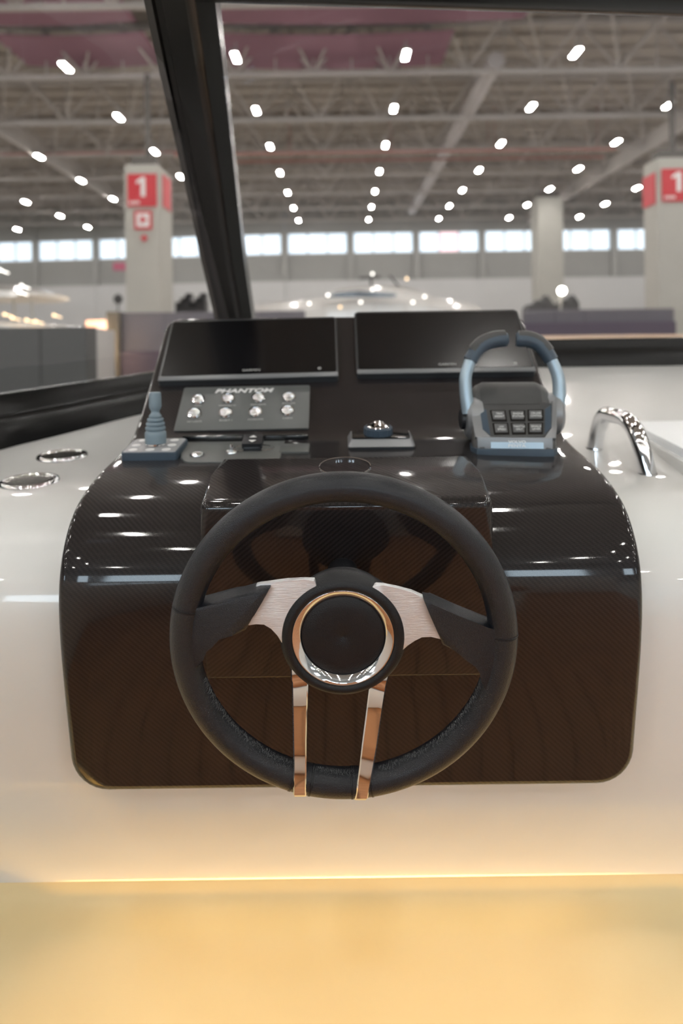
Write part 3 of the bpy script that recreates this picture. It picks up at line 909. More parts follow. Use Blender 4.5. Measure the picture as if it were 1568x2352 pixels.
def btop(p):
    y = p.y
    pts = ((0.2, -0.115), (1.44, -0.1190), (1.7, -0.094), (2.1, -0.034), (2.21, -0.020), (2.4, -0.018))
    for (a, za), (b, zb) in zip(pts, pts[1:]):
        if y <= b: return za + (zb - za) * (y - a) / (b - a)
    return pts[-1][1]


bm = bmesh.new(); rings = []
for i, p in enumerate(BASE3):
    t = (BASE3[min(i + 1, len(BASE3) - 1)] - BASE3[max(i - 1, 0)]).normalized()
    n = Vector((t.y, -t.x, 0))       # towards the helm
    zb, zt = fz(p.y) - 0.004, btop(p)
    h = zt - zb
    sec = [(0.004, 0.0), (0.000, 0.18 * h), (-0.012, 0.52 * h), (-0.016, 0.56 * h), (-0.030, 0.60 * h), (-0.034, 0.66 * h), (-0.040, 0.95 * h), (-0.046, 1.0 * h), (-0.075, 1.0 * h), (-0.085, 0.9 * h), (-0.09, 0.0)]
    rings.append([bm.verts.new(Vector((p.x, p.y, zb)) + n * a + Vector((0, 0, b))) for a, b in sec])
for a, b in zip(rings, rings[1:]):
    for j in range(len(a) - 1): bm.faces.new((a[j], a[j + 1], b[j + 1], b[j]))
    bm.faces.new((a[-1], a[0], b[0], b[-1]))
mk('lower_rail', bm, M_FRAME, wsc, smooth=40, label='curved black lower rail')

# pillar: traced by its two edges on a raked line from base (deep) to top (near)
pe = [(-60, 316, 487, 1.03), (0, 330, 495, 1.10), (150, 362, 513, 1.27), (300, 396, 529, 1.44), (450, 430, 545, 1.60), (600, 462, 561, 1.77), (720, 490, 579, 1.90), (800, 508, 590, 1.985)]
bm = bmesh.new(); rings = []
for py, xa, xb, d in pe:
    a = at(xa, py, d); b = at(xb, py, d); w_ = (b.x - a.x); back = Vector((0, 0.035, 0.03)); fr = Vector((0, -0.02, -0.018))
    e = Vector((1, 0, 0))
    sec = [a, a + e * w_ * .12 + fr * 0.3, a + e * w_ * .16 + fr * .1, a + e * w_ * 0.24 + fr * .1, a + e * w_ * 0.30 + fr * 0.9, a + e * w_ * 0.62 + fr * 1.0, a + e * w_ * 0.70 + fr * 0.75,
           a + e * w_ * 0.74 + fr * 0.4, b + fr * 0.3, b, b + back, a + back]
    rings.append([bm.verts.new(p) for p in sec])
for a, b in zip(rings, rings[1:]):
    for j in range(len(a)): bm.faces.new((a[j], a[(j + 1) % len(a)], b[(j + 1) % len(a)], b[j]))
bm.faces.new(rings[0][::-1]); bm.faces.new(rings[-1])
mk('pillar', bm, M_FRAME, wsc, smooth=30, label='raked black windscreen pillar')
# top rail
bm = bmesh.new(); pts = [at(300, -50, 1.06), at(480, -38, 1.08), at(784, -27, 1.10), at(1200, -14, 1.12), at(1568, -3, 1.13), at(2000, 8, 1.12)]
tube(bm, smooth_path(pts, 5), 0.0245, 14, up=Vector((0, 0, 1)), flat=1.5)
mk('top_rail', bm, M_FRAME, wsc, smooth=50, label='dark top rail along the upper edge')
# glass panes: ruled between lower rail and top rail
tops = [p for p in smooth_path([at(484, -22, 1.12), at(784, -14, 1.14), at(1200, -8, 1.16), at(1568, -2, 1.17), at(2000, 8, 1.16)], 6)]


def pane(base_pts, top_pts, name, label):
    n = 24; bm = bmesh.new(); g = []
    def samp(P, t):
        f = t * (len(P) - 1); i = min(int(f), len(P) - 2); return P[i].lerp(P[i + 1], f - i)
    for i in range(n + 1):
        a, b = samp(base_pts, i / n), samp(top_pts, i / n)
        g.append([bm.verts.new(a.lerp(b, k / 8) + Vector((0, 0.0, 0.0))) for k in range(9)])
    for a, b in zip(g, g[1:]):
        for k in range(8): bm.faces.new((a[k], b[k], b[k + 1], a[k + 1]))
    mk(name, bm, M_GLASS, wsc, smooth=80, label=label, recalc=False)


bl = [Vector((p.x, p.y, btop(p) - 0.01)) for p in BASE3]
bl = [p + (Vector((BASE3[min(i + 1, len(BASE3) - 1)].y - BASE3[max(i - 1, 0)].y, -(BASE3[min(i + 1, len(BASE3) - 1)].x - BASE3[max(i - 1, 0)].x), 0)).normalized() * -0.06) for i, p in enumerate(bl)]
right_b = [p for p in bl if p.x >= -0.27]
left_b = [p for p in bl if p.x <= -0.24 and p.y > 0.55]
pane(right_b, tops, 'glass_pane', 'large clear pane right of the pillar')
ltop = smooth_path([Vector((-0.62, 0.30, 0.50)), Vector((-0.52, 0.70, 0.52)), Vector((-0.42, 0.95, 0.53)), at(330, -30, 1.14)], 6)
pane(left_b, ltop, 'glass_pane', 'curved clear pane left of the pillar')

# foredeck outside the screen
bm = bmesh.new(); box(bm, I4, 0.15, 3.2, 2.5, 7.5, -0.20, -0.034, 0.02, 2)
solo('foredeck', bm, M_WOODF, 'tan foredeck strip seen just above the black lower rail at right', 'deck')

# ================================================================== CONSOLE SHELL
con = thing('helm_console', 'glossy black carbon fibre helm console with a raised pod behind the wheel', 'console', (CXC, 1.1, -0.62))
RE = 0.010           # edge rounding
TH = 0.05
s0, s1 = 0.0, SLEN


def hw(s):
    """Half width of the flat face at arc length s (rounded corners)."""
    h = WID / 2 - RE
    rb, rt = 0.040, 0.022
    if s < s0 + RE + rb:
        k = (s0 + RE + rb) - s; return h - rb + sqrt(max(0, rb * rb - k * k))
    if s > s1 - RE - rt:
        k = s - (s1 - RE - rt); return h - rt + sqrt(max(0, rt * rt - k * k))
    return h


ss = []
rb, rt = 0.040, 0.022
for i in range(9): ss.append(s0 + RE + rb * (1 - cos(pi / 2 * i / 8)))
NM = 90
for i in range(1, NM): ss.append(s0 + RE + rb + (s1 - s0 - 2 * RE - rb - rt) * i / NM)
for i in range(9): ss.append(s1 - RE - rt + rt * sin(pi / 2 * i / 8))
NX = 24
bm = bmesh.new(); uvl = bm.loops.layers.uv.new('UVMap'); uvd = {}


def cv(x, s, h=0.0):
    v = bm.verts.new(csurf(CXC + x, s, h)); uvd[v] = (x, s); return v


grid = []
for s in ss:
    h_ = hw(s); grid.append([cv(-h_ + 2 * h_ * i / NX, s) for i in range(NX + 1)])
for a, b in zip(grid, grid[1:]):
    for i in range(NX): bm.faces.new((a[i], a[i + 1], b[i + 1], b[i]))
# perimeter loop with outward 2-D normals in (x, s)
per = []
for i in range(NX + 1): per.append((grid[0][i], 'b'))
for r in range(1, len(grid)): per.append((grid[r][NX], 'r'))
for i in range(NX - 1, -1, -1): per.append((grid[-1][i], 't'))
for r in range(len(grid) - 2, 0, -1): per.append((grid[r][0], 'l'))
P2 = [Vector(uvd[v]) for v, _ in per]
nP = len(P2); nor = []
for i in range(nP):
    t = (P2[(i + 1) % nP] - P2[i - 1]).normalized(); nor.append(Vector((t.y, -t.x)))
prev = [v for v, _ in per]
for d_, h_ in [(RE * sin(radians(a)), -RE * (1 - cos(radians(a)))) for a in (22, 45, 67, 90)] + [(RE, -TH)]:
    cur = [cv(P2[i].x + nor[i].x * d_, P2[i].y + nor[i].y * d_, h_) for i in range(nP)]
    for i in range(nP):
        j = (i + 1) % nP; bm.faces.new((prev[i], cur[i], cur[j], prev[j]))
    prev = cur
for f in bm.faces:
    for l in f.loops: l[uvl].uv = uvd[l.vert]
mk('shell', bm, M_CARBON, con, smooth=50)

# pod
PW = 0.36
podx = CXC - 0.004
pp = [(1.0105, -0.174), (0.93, -0.186), (0.8446, -0.2005), (0.858, -0.28), (0.8885, -0.4325), (0.8900, -0.4355), (0.8930, -0.4370), (0.93, -0.46), (1.0, -0.30), (1.0105, -0.25)]
bm = bmesh.new(); uvl = bm.loops.layers.uv.new('UVMap')
Mx = frame(Vector((podx, 0, 0)), Vector((0, 1, 0)), Vector((0, 0, 1)), Vector((1, 0, 0)))
prism(bm, Mx, pp, -PW / 2, PW / 2)
bm.edges.ensure_lookup_table()
es = []
for e in bm.edges:
    a, b = e.verts[0].co, e.verts[1].co
    m_ = (a + b) / 2
    if m_.y < 0.925 or m_.z > -0.21:
        if abs(a.x - b.x) > 0.1:
            if m_.y < 0.85: es.append(e)
            elif m_.y > 1.0 and m_.z > -0.2: es.append(e)
        elif m_.y < 1.0 and m_.z > -0.37: es.append(e)
bmesh.ops.bevel(bm, geom=es, offset=0.0125, segments=5, profile=0.5, affect='EDGES')
for f in bm.faces:
    for l in f.loops:
        c = l.vert.co; nn = f.normal
        l[uvl].uv = (c.x, c.y - c.z) if abs(nn.x) < 0.7 else (c.y, c.z)
mk('pod', bm, M_CARBON, con, smooth=40, label='raised box pod behind the wheel')

# ------------------------------------------------------------------ displays
def surf_frame(x, s, lift=0.0):
    p, t, n = prof(s)
    return frame(Vector((x, p.x + n.x * lift, p.y + n.y * lift)), Vector((1, 0, 0)), Vector((0, t.x, t.y)), Vector((0, n.x, n.y)))


def s_of(py, px=786): return hit(px, py)[3]


def dash_frame(sm):
    p0, _, _ = prof(sm - 0.06); p1, _, _ = prof(sm + 0.06)
    t = (p1 - p0).normalized(); n = Vector((-t.y, t.x)); p, _, _ = prof(sm)
    return lambda x, l=0.0: frame(Vector((x, p.x + n.x * l, p.y + n.y * l)), Vector((1, 0, 0)), Vector((0, t.x, t.y)), Vector((0, n.x, n.y)))


def display(x0, x1, py0, py1, label, rot):
    sa, sb = s_of(py1), s_of(py0); sm = (sa + sb) / 2; h = (sb - sa); w_ = x1 - x0
    M = dash_frame(sm)((x0 + x1) / 2, 0.0) @ Matrix.Rotation(rot, 4, 'Z')
    t = thing('chart_display', label, 'display', M.translation)
    bm = bmesh.new(); prism(bm, M, rrect(-w_ / 2, w_ / 2, -h / 2, h / 2, 0.006), -0.008, 0.014, 0.0025, 3); mk('bezel', bm, mat('bezel_grey', (0.035, 0.036, 0.038, 1), 0.3, noise=0.05), t)
    bm = bmesh.new(); prism(bm, M, rrect(-w_ / 2 + 0.004, w_ / 2 - 0.004, -h / 2 + 0.014, h / 2 - 0.006, 0.004), 0.0142, 0.0152, 0.0004, 1); mk('screen', bm, M_SCREEN, t)
    bm = bmesh.new(); box(bm, M, -w_ / 2 + 0.001, w_ / 2 - 0.001, -h / 2 + 0.0005, -h / 2 + 0.012, 0.0135, 0.0165, 0.0012, 2); mk('lower_lip', bm, mat('lip_grey', (0.17, 0.175, 0.18, 1), 0.3, noise=0.04), t, label='grey lower lip')
    text_mesh('GARMIN', 0.01, M @ T(0.004, -h / 2 + 0.0235, 0.0153), M_GTEXT, t, width=0.034, height=0.0055)
    bm = bmesh.new(); lathe(bm, M @ T(w_ / 2 - 0.036, -h / 2 + 0.0235, 0.0153), [(0.0018, 0), (0.0026, 0.0002), (0.0034, 0)], 14); mk('power_mark', bm, M_GTEXT, t)
    return t


display(-0.352, -0.010, 740, 879, 'wide dark chart display on the dash, the left one', 0.020)
display(0.026, 0.368, 727, 871, 'wide dark chart display on the dash, partly behind the control levers', 0.004)

# ------------------------------------------------------------------ switch panel with eight buttons
sa, sb = s_of(986), s_of(887); sm = (sa + sb) / 2; h = sb - sa
MP_ = dash_frame(sm)((-0.299 - 0.062) / 2, 0.001) @ Matrix.Rotation(0.010, 4, 'Z')
swp = thing('switch_panel', 'grey dash panel lettered PHANTOM with eight chrome push buttons', 'switch panel', MP_.translation)
w_ = 0.237
bm = bmesh.new(); prism(bm, MP_, rrect(-w_ / 2, w_ / 2, -h / 2, h / 2, 0.003), -0.004, 0.004, 0.0008, 2); mk('plate', bm, M_GREYP, swp)


def pl_pt(px, py, M):
    o = M.translation; n = (M.to_3x3() @ Vector((0, 0, 1))); q = on_plane(px, py, o, n)
    l = M.inverted() @ q; return l.x, l.y


tx, ty = pl_pt(562, 901, MP_)
text_mesh('PHANTOM', 0.02, MP_ @ T(tx, ty, 0.0042), M_WTEXT, swp, width=0.110, height=0.0112, shear=0.25, bold=0.0006)
bxy = [(455, 922), (524, 920), (593, 918), (663, 917), (447, 954), (519, 953), (587, 951), (660, 948)]
lab = [('HORN', 14, 935), ('WINDSHIELD W.', 38, 935), ('MAIN LIGHTS', 33, 933), ('ANCHOR', 29, 930), ('NAV LIGHTS', 31, 972), ('BILGE P. 1', 27, 969), ('ACCESSORIES', 33, 967), ('CABIN', 21, 964)]


def push_button(name, M, r, parent):
    """Chrome anti-vandal button: ring, fluted dish and centre; ring > cap."""
    bm = bmesh.new()
    lathe(bm, M, [(r * 0.9, -0.004), (r, 0.0), (r, 0.0022), (r * 0.93, 0.0034), (r * 0.80, 0.0036), (r * 0.74, 0.0028), (r * 0.70, 0.0012)], 36)
    b = mk(name, bm, M_CHROME, parent, label='chrome push button')
    bm = bmesh.new()
    n = 80; rr = [0.0, 0.22, 0.42, 0.60, 0.74, 0.80]
    rings = [[bm.verts.new(M @ Vector((0, 0, 0.0030)))]]
    for q in rr[1:]:
        ring = []
        for i in range(n):
            a_ = 2 * pi * i / n; bump_ = abs(sin(a_ * 5)) ** 0.6 * (0.0018 * min(1, q / 0.6)) * (1 if q < 0.79 else 0.3)
            ring.append(bm.verts.new(M @ Vector((r * q * cos(a_), r * q * sin(a_), 0.0028 - 0.0006 * q + bump_))))
        rings.append(ring)
    for a2, b2 in zip(rings, rings[1:]):
        for i in range(n):
            j = (i + 1) % n
            if len(a2) == 1: bm.faces.new((a2[0], b2[i], b2[j]))
            else: bm.faces.new((a2[i], b2[i], b2[j], a2[j]))
    mk('cap', bm, M_CHROME, b, smooth=60)
    return b


for (px, py), (tb, wpx, ly) in zip(bxy, lab):
    x, y_ = pl_pt(px, py, MP_)
    push_button('button', MP_ @ T(x, y_, 0.004), 0.0128, swp)
    k = 0.00083
    x2, y2 = pl_pt(px + (0 if wpx < 36 else -2), ly, MP_)
    text_mesh(tb, 0.005, MP_ @ T(x2, y2, 0.0042), M_GTEXT, swp, name='button_caption', width=wpx * k, height=0.0042)
    if tb == 'ANCHOR':
        x2, y2 = pl_pt(px, ly + 5, MP_)
        text_mesh('LIGHT', 0.005, MP_ @ T(x2, y2, 0.0042), M_GTEXT, swp, name='button_caption', width=13 * k, height=0.0036)

# ------------------------------------------------------------------ small controls on the shelf
def shelf_frame(px, py, lift=0.0):
    p, t, n, s = hit(px, py)
    return frame(p + n * lift, Vector((1, 0, 0)), t, n), s


# start panel plate
MS, s_ = shelf_frame(500, 1040); hL = hit(405, 1022)[0]
k = MS.translation.y / F
stp = thing('start_panel', 'flat grey plate with chrome start buttons left of the rocker switch', 'switch panel', MS.translation)
bm = bmesh.new()
xl_, xr_ = (402 - 500) * k, (648 - 500) * k
yf_ = (MS.inverted() @ hit(450, 1064)[0]).y
prism(bm, MS, [(xl_, 0.055), (xl_ + 0.002, 0.035), (xl_ + 0.008, 0.010), (xl_ + 0.016, yf_ * 0.55), (xl_ + 0.026, yf_ * 0.9), (xl_ + 0.034, yf_), (xr_, yf_), (xr_, 0.055)], -0.004, 0.003, 0.0008, 2)
mk('plate', bm, M_GREYP, stp)
bm = bmesh.new(); box(bm, MS, xl_ - 0.002, (705 - 500) * k, 0.058, 0.068, -0.003, 0.012, 0.0025, 3); mk('back_lip', bm, M_GLOSSB, stp, label='gloss black raised back lip')
l = MS.inverted() @ hit(453, 1050)[0]; push_button('button', MS @ T(l.x, l.y, 0.003), 0.0115, stp)
l = MS.inverted() @ hit(532, 1044)[0]; push_button('button', MS @ T(l.x, l.y, 0.003), 0.0105, stp)
bm = bmesh.new(); lathe(bm, MS @ T(l.x, l.y, 0.006), [(0.0001, 0.012), (0.003, 0.011), (0.004, 0.006), (0.003, 0)], 14); mk('start_toggle', bm, M_CHROME, stp)
# clear small plate right
MS2, s_ = shelf_frame(676, 1034)
bm = bmesh.new(); box(bm, MS2, -0.024, 0.024, -0.02, 0.026, -0.003, 0.004, 0.001, 2)
solo('blank_cover', bm, M_GREYP, 'small blank grey cover plate right of the rocker switch', 'cover plate')

# rocker switch
MR, s_ = shelf_frame(580, 1036)
rk = thing('rocker_switch', 'black rocker switch with two white arrows behind the pod edge', 'switch', MR.translation)
bm = bmesh.new(); lathe(bm, MR @ T(0, 0.008, 0) @ Matrix.Diagonal((1.9, 1, 1, 1)), [(0.016, 0.003), (0.0175, 0.0036), (0.0185, 0.003), (0.0185, 0.0)], 28); mk('escutcheon', bm, M_CHROME, rk)
bm = bmesh.new(); box(bm, MR, -0.014, 0.014, -0.010, 0.022, 0.0, 0.010, 0.002, 2); mk('switch_body', bm, M_BLACKP, rk)
bm = bmesh.new()
Mx2 = MR @ T(0, 0.007, 0.010) @ Matrix.Rotation(radians(12), 4, 'X')
prism(bm, Mx2, rrect(-0.0165, 0.0165, -0.016, 0.018, 0.003), 0.0, 0.009, 0.0018, 2); mk('rocker', bm, M_BLACKP, rk)
for sg, oy in ((1, 0.006), (-1, -0.004)):
    bm = bmesh.new(); prism(bm, Mx2, [(-0.006, oy), (0.006, oy), (0, oy + sg * 0.006)] if sg > 0 else [(-0.006, oy), (0, oy + sg * 0.006), (0.006, oy)], 0.009, 0.0096); mk('arrow_mark', bm, M_WTEXT, rk, smooth=0)

# rotary control unit
MK, s_ = shelf_frame(876, 1030)
k = MK.translation.y / F
rot = thing('rotary_control', 'low silver and black remote control with a ribbed rotary knob', 'control knob', MK.translation)
wx = 78 * k
bm = bmesh.new(); prism(bm, MK, rrect(-wx, wx, -0.006, 0.066, 0.006), -0.002, 0.004, 0.0015, 2); mk('base', bm, M_BLACKP, rot)
# tapered silver tray
bm = bmesh.new()
lo = rrect(-wx * 0.99, wx * 0.99, -0.004, 0.064, 0.006); hi_ = rrect(-wx * 0.90, wx * 0.90, 0.004, 0.058, 0.006)
a = [bm.verts.new(MK @ Vector((x, y_, 0.004))) for x, y_ in lo]; b = [bm.verts.new(MK @ Vector((x, y_, 0.014))) for x, y_ in hi_]
for i in range(len(a)):
    j = (i + 1) % len(a); bm.faces.new((a[i], a[j], b[j], b[i]))
bm.faces.new(b); mk('tray', bm, M_SILV, rot)
bm = bmesh.new(); prism(bm, MK, rrect(-wx * 0.86, wx * 0.86, 0.007, 0.055, 0.005), 0.0141, 0.0165, 0.001, 2); mk('face_plate', bm, M_GLOSSB, rot)
bm = bmesh.new(); prof_k = [(0.0235, 0.0)]
n = 40
Mk2 = MK @ T(-0.004, 0.030, 0.0165)
ra = [bm.verts.new(Mk2 @ Vector(((0.0235 if i % 2 else 0.0245) * cos(2 * pi * i / n), (0.0235 if i % 2 else 0.0245) * sin(2 * pi * i / n), 0.0))) for i in range(n)]
rb_ = [bm.verts.new(Mk2 @ Vector(((0.0235 if i % 2 else 0.0245) * cos(2 * pi * i / n), (0.0235 if i % 2 else 0.0245) * sin(2 * pi * i / n), 0.011))) for i in range(n)]
rc_ = [bm.verts.new(Mk2 @ Vector((0.021 * cos(2 * pi * i / n), 0.021 * sin(2 * pi * i / n), 0.0135))) for i in range(n)]
for i in range(n):
    j = (i + 1) % n; bm.faces.new((ra[i], ra[j], rb_[j], rb_[i])); bm.faces.new((rb_[i], rb_[j], rc_[j], rc_[i]))
bm.faces.new(rc_); mk('knob', bm, M_SLATE, rot, smooth=20, label='dark ribbed knob')
bm = bmesh.new(); lathe(bm, Mk2, [(0.0195, 0.0136), (0.018, 0.0155), (0.011, 0.0185), (0.009, 0.0205), (0.005, 0.022), (0, 0.0225)], 32); mk('knob_cap', bm, M_CHROME, rot, label='chrome knob cap')

# round clear cover on the pod top
o = Vector((0.0, 0.95, -0.1829)); tn = Vector((0, 0.164, 0.0265)).normalized(); nn = Vector((0, -tn.z, tn.y))
c = on_plane(792, 1073, o, nn); Mc = frame(c, Vector((1, 0, 0)), tn, nn)
rc = thing('round_cover', 'round clear cover lying on the pod top behind the wheel rim', 'cover', c)
bm = bmesh.new(); lathe(bm, Mc, [(0, 0.0022), (0.034, 0.0022), (0.0345, 0.0012), (0.0345, 0.0005)], 48); mk('glass_disc', bm, M_CLEAR, rc)
bm = bmesh.new(); lathe(bm, Mc, [(0.0345, 0.0), (0.0345, 0.0022), (0.0355, 0.0026), (0.0362, 0.002), (0.0365, 0.0)], 48); mk('edge_ring', bm, M_CHROME, rc)

# ------------------------------------------------------------------ joystick
MJ, s_ = shelf_frame(338, 1056)
k = MJ.translation.y / F
joy = thing('joystick', 'blue grey rubber joystick on a square grey plate', 'joystick', MJ.translation)
bm = bmesh.new(); prism(bm, MJ @ T(0.002, 0.0, 0), rrect(-0.043, 0.046, -0.004, 0.080, 0.006), 0.0, 0.0125, 0.002, 2); mk('base_plate', bm, M_SLATE, joy, label='blue grey plate edge')
bm = bmesh.new(); prism(bm, MJ @ T(0.002, 0.0, 0), rrect(-0.0405, 0.0435, -0.0015, 0.0775, 0.005), 0.0125, 0.0135, 0.0005, 1); mk('top_face', bm, M_JOYB, joy, label='pale grey plate top')
MJz = frame(MJ @ Vector((0.004, 0.038, 0.0135)), Vector((1, 0, 0)), Vector((0, 1, 0)), Vector((0, 0, 1)))
bm = bmesh.new(); lathe(bm, MJz, [(0.0150, -0.002), (0.0168, 0.0), (0.0168, 0.0025), (0.0160, 0.003)], 36); mk('collar', bm, M_CHROME, joy)
bm = bmesh.new()
jp = [(0.0160, 0.002), (0.0168, 0.004), (0.0172, 0.015), (0.0168, 0.0215), (0.0150, 0.0230), (0.0138, 0.0237), (0.0155, 0.0248), (0.0162, 0.0275), (0.0158, 0.0300), (0.0128, 0.0312),
      (0.0146, 0.0323), (0.0152, 0.0348), (0.0146, 0.0370), (0.0110, 0.0382), (0.0128, 0.0391), (0.0134, 0.0415), (0.0126, 0.0437), (0.0092, 0.0447), (0.0102, 0.0458), (0.0100, 0.0480), (0.0078, 0.0510),
      (0.0066, 0.0535), (0.0068, 0.0560), (0.0088, 0.0595), (0.0098, 0.0620), (0.0100, 0.0655), (0.0096, 0.083), (0.0093, 0.0850), (0.0082, 0.0862), (0, 0.0866)]
lathe(bm, MJz, jp, 40); mk('stick', bm, M_JOY, joy, smooth=50, label='ribbed rubber stick')
for (x, y_) in ((-0.025, 0.010), (0.002, 0.010), (0.028, 0.010), (-0.027, 0.036), (0.031, 0.036), (-0.024, 0.066), (0.028, 0.066)):
    bm = bmesh.new(); lathe(bm, MJ @ T(x, y_, 0.0135), [(0.0072, 0), (0.0072, 0.0006), (0.006, 0.0010), (0, 0.0010)], 20); mk('pad_button', bm, M_WTEXT, joy, label='pale round pad button')

# ------------------------------------------------------------------ engine control with twin levers
MT, s_ = shelf_frame(1183, 1046)
yk = MT.translation.y; k = yk / F
thr = thing('engine_control', 'grey twin lever engine control head with six square buttons', 'throttle', MT.translation)
zb = Vector((1, 0, 0)), Vector((0, 1, 0)), Vector((0, 0, 1))
MB = frame(MT.translation + Vector((0, 0, 0)), *zb) @ Matrix.Rotation(radians(-8), 4, 'Z')
W0 = 104 * k     # half width at the base
# body: loft of (y-z) stations across x with chamfered ends


def body_loft(bm, stations, M):
    """stations: (half width, [(y, z) ...]) rings, mirrored about x; lofted along x."""
    rings = []
    for hw_, ring in stations: rings.append([bm.verts.new(M @ Vector((hw_, y_, z_))) for y_, z_ in ring])
    for a, b in zip(rings, rings[1:]):
        for i in range(len(a)): bm.faces.new((a[i], a[(i + 1) % len(a)], b[(i + 1) % len(a)], b[i]))
    bm.faces.new(rings[0][::-1]); bm.faces.new(rings[-1])


# side outline of the head: silver lower front, sloped key face, rounded top
core = [(0.002, 0.0095), (0.005, 0.0245), (0.008, 0.0285), (0.050, 0.0745), (0.057, 0.082), (0.072, 0.0975), (0.088, 0.107), (0.108, 0.106), (0.128, 0.09), (0.135, 0.05), (0.135, 0.0095)]


def shrink(r, f, cy_=0.07, cz_=0.0): return [((y_ - cy_) * f + cy_, (z_ - 0.012) * f + 0.012 if z_ > 0.012 else z_) for y_, z_ in r]


W1 = 0.0655
bm = bmesh.new()
st_ = [(1.0, 0.78), (0.975, 0.86), (0.92, 0.925), (0.84, 0.972), (0.74, 1.0)]
body_loft(bm, [(-W1 * a, shrink(core, f)) for a, f in st_] + [(W1 * a, shrink(core, f)) for a, f in st_[::-1]], MB)
mk('head', bm, mat('dark_grey_plastic', (0.085, 0.082, 0.08, 1), 0.4, noise=0.05), thr, smooth=28, label='dark grey control head')
bm = bmesh.new(); prism(bm, MB, [(-W1 - 0.003, 0.018), (-W1 + 0.006, 0.0), (-W1 * 0.62, -0.003), (W1 * 0.62, -0.003), (W1 - 0.006, 0.0), (W1 + 0.003, 0.018), (W1 + 0.003, 0.12), (W1 * 0.7, 0.138), (-W1 * 0.7, 0.138), (-W1 - 0.003, 0.12)], -0.002, 0.0100, 0.0012, 2)
mk('foot_plate', bm, M_SLATE, thr, label='slate blue foot plate')
# sloped key face frame
sl = (Vector((0, 0.050, 0.0745)) - Vector((0, 0.008, 0.0285))).normalized(); nf = Vector((0, -sl.z, sl.y))
MF = MB @ frame(Vector((0, 0.008, 0.0285)), Vector((1, 0, 0)), sl, nf)


def mf(P, h=0.0):
    M2 = MF @ T(0, 0, h); q = [pl_pt(960 + x / 3.92, 700 + y_ / 3.92, M2) for x, y_ in P]
    a_ = sum(q[i][0] * q[(i + 1) % len(q)][1] - q[(i + 1) % len(q)][0] * q[i][1] for i in range(len(q)))
    return q if a_ > 0 else q[::-1]


for P in ([(468, 860), (500, 835), (535, 850), (548, 920), (578, 1130), (655, 1196), (665, 1206), (545, 1206), (512, 1190), (488, 1050)], [(1203, 870), (1230, 840), (1243, 860), (1247, 1110), (1240, 1206), (1135, 1206), (1140, 1196), (1203, 1115)]):
    bm = bmesh.new(); prism(bm, MF, mf(P), -0.006, 0.0016, 0.0008, 2)
    mk('bezel', bm, M_SILV, thr, label='silver bezel beside the keys')
bm = bmesh.new(); prism(bm, MB, [(-0.0625, 0.016), (-0.058, 0.005), (-0.044, 0.0015), (0.044, 0.0015), (0.058, 0.005), (0.0625, 0.016), (0.0625, 0.03), (-0.0625, 0.03)], 0.0098, 0.0282, 0.001, 2)
mk('lower_front', bm, M_SILV, thr, label='silver lower front')
bm = bmesh.new(); prism(bm, MF, mf([(545, 905), (600, 885), (1130, 880), (1200, 895), (1203, 1115), (1140, 1190), (660, 1200), (575, 1132)]), -0.004, 0.0012, 0.0008, 2)
mk('key_face', bm, M_CHAR, thr, label='charcoal sloping key face')
for P in ([(550, 925), (612, 950), (650, 1180), (580, 1125)], [(1198, 905), (1140, 945), (1137, 1172), (1198, 1110)]):
    bm = bmesh.new(); prism(bm, MF, mf(P), 0.0012, 0.0020, 0.0004, 1)
    mk('side_panel', bm, M_SLATE, thr, smooth=0)
caps = [['TRIM', 'ASSIST'], ['ENGINE', 'STATION'], ['CRUISE', 'CONTROL'], ['LOW', 'SPEED'], ['THROTTLE', 'ONLY'], ['SINGLE', 'LEVER']]
keys = [[(645, 952), (785, 952), (802, 1052), (665, 1052)], [(815, 952), (962, 952), (965, 1050), (832, 1050)], [(983, 948), (1125, 946), (1127, 1046), (987, 1048)],
        [(668, 1068), (808, 1066), (822, 1170), (684, 1172)], [(832, 1066), (966, 1066), (970, 1168), (846, 1170)], [(986, 1066), (1125, 1064), (1122, 1166), (990, 1168)]]
for ki, P in enumerate(keys):
    q = mf(P, 0.0012); cx_ = sum(p[0] for p in q) / 4; cy_ = sum(p[1] for p in q) / 4
    bm = bmesh.new(); prism(bm, MF, q, 0.0012, 0.0020); kb = mk('key', bm, M_GLOSSB, thr, smooth=0)
    bm = bmesh.new(); prism(bm, MF, [(cx_ + (x - cx_) * 0.80, cy_ + (y_ - cy_) * 0.74 + 0.0008) for x, y_ in q], 0.0015, 0.0036, 0.0008, 1); mk('key_top', bm, mat('key_grey', (0.13, 0.13, 0.13, 1), 0.5, noise=0.05), kb)
    for li, tx_ in enumerate(caps[ki]):
        text_mesh(tx_, 0.004, MF @ T(cx_ + 0.001, cy_ + 0.0030 - li * 0.0052, 0.0038), M_WTEXT, kb, width=min(0.0180, 0.0026 * len(tx_)), height=0.0036)
# brand plate under the keys
MLp = MB @ frame(Vector((0.003, 0.0008, 0.0098)), Vector((1, 0, 0)), Vector((0, 0.003, 0.017)).normalized(), Vector((0, -0.017, 0.003)).normalized())
bm = bmesh.new(); box(bm, MLp, -0.0410, 0.0410, 0.0005, 0.0178, -0.001, 0.0012, 0.0004, 1); mk('name_plate', bm, M_SILVL, thr, label='light silver name plate')
text_mesh('VOLVO', 0.008, MLp @ T(0.0, 0.0112, 0.0016), M_WTEXT, thr, width=0.027, height=0.0046, bold=0.0002)
text_mesh('PENTA', 0.008, MLp @ T(0.0, 0.0052, 0.0016), M_WTEXT, thr, width=0.027, height=0.0046, bold=0.0002)
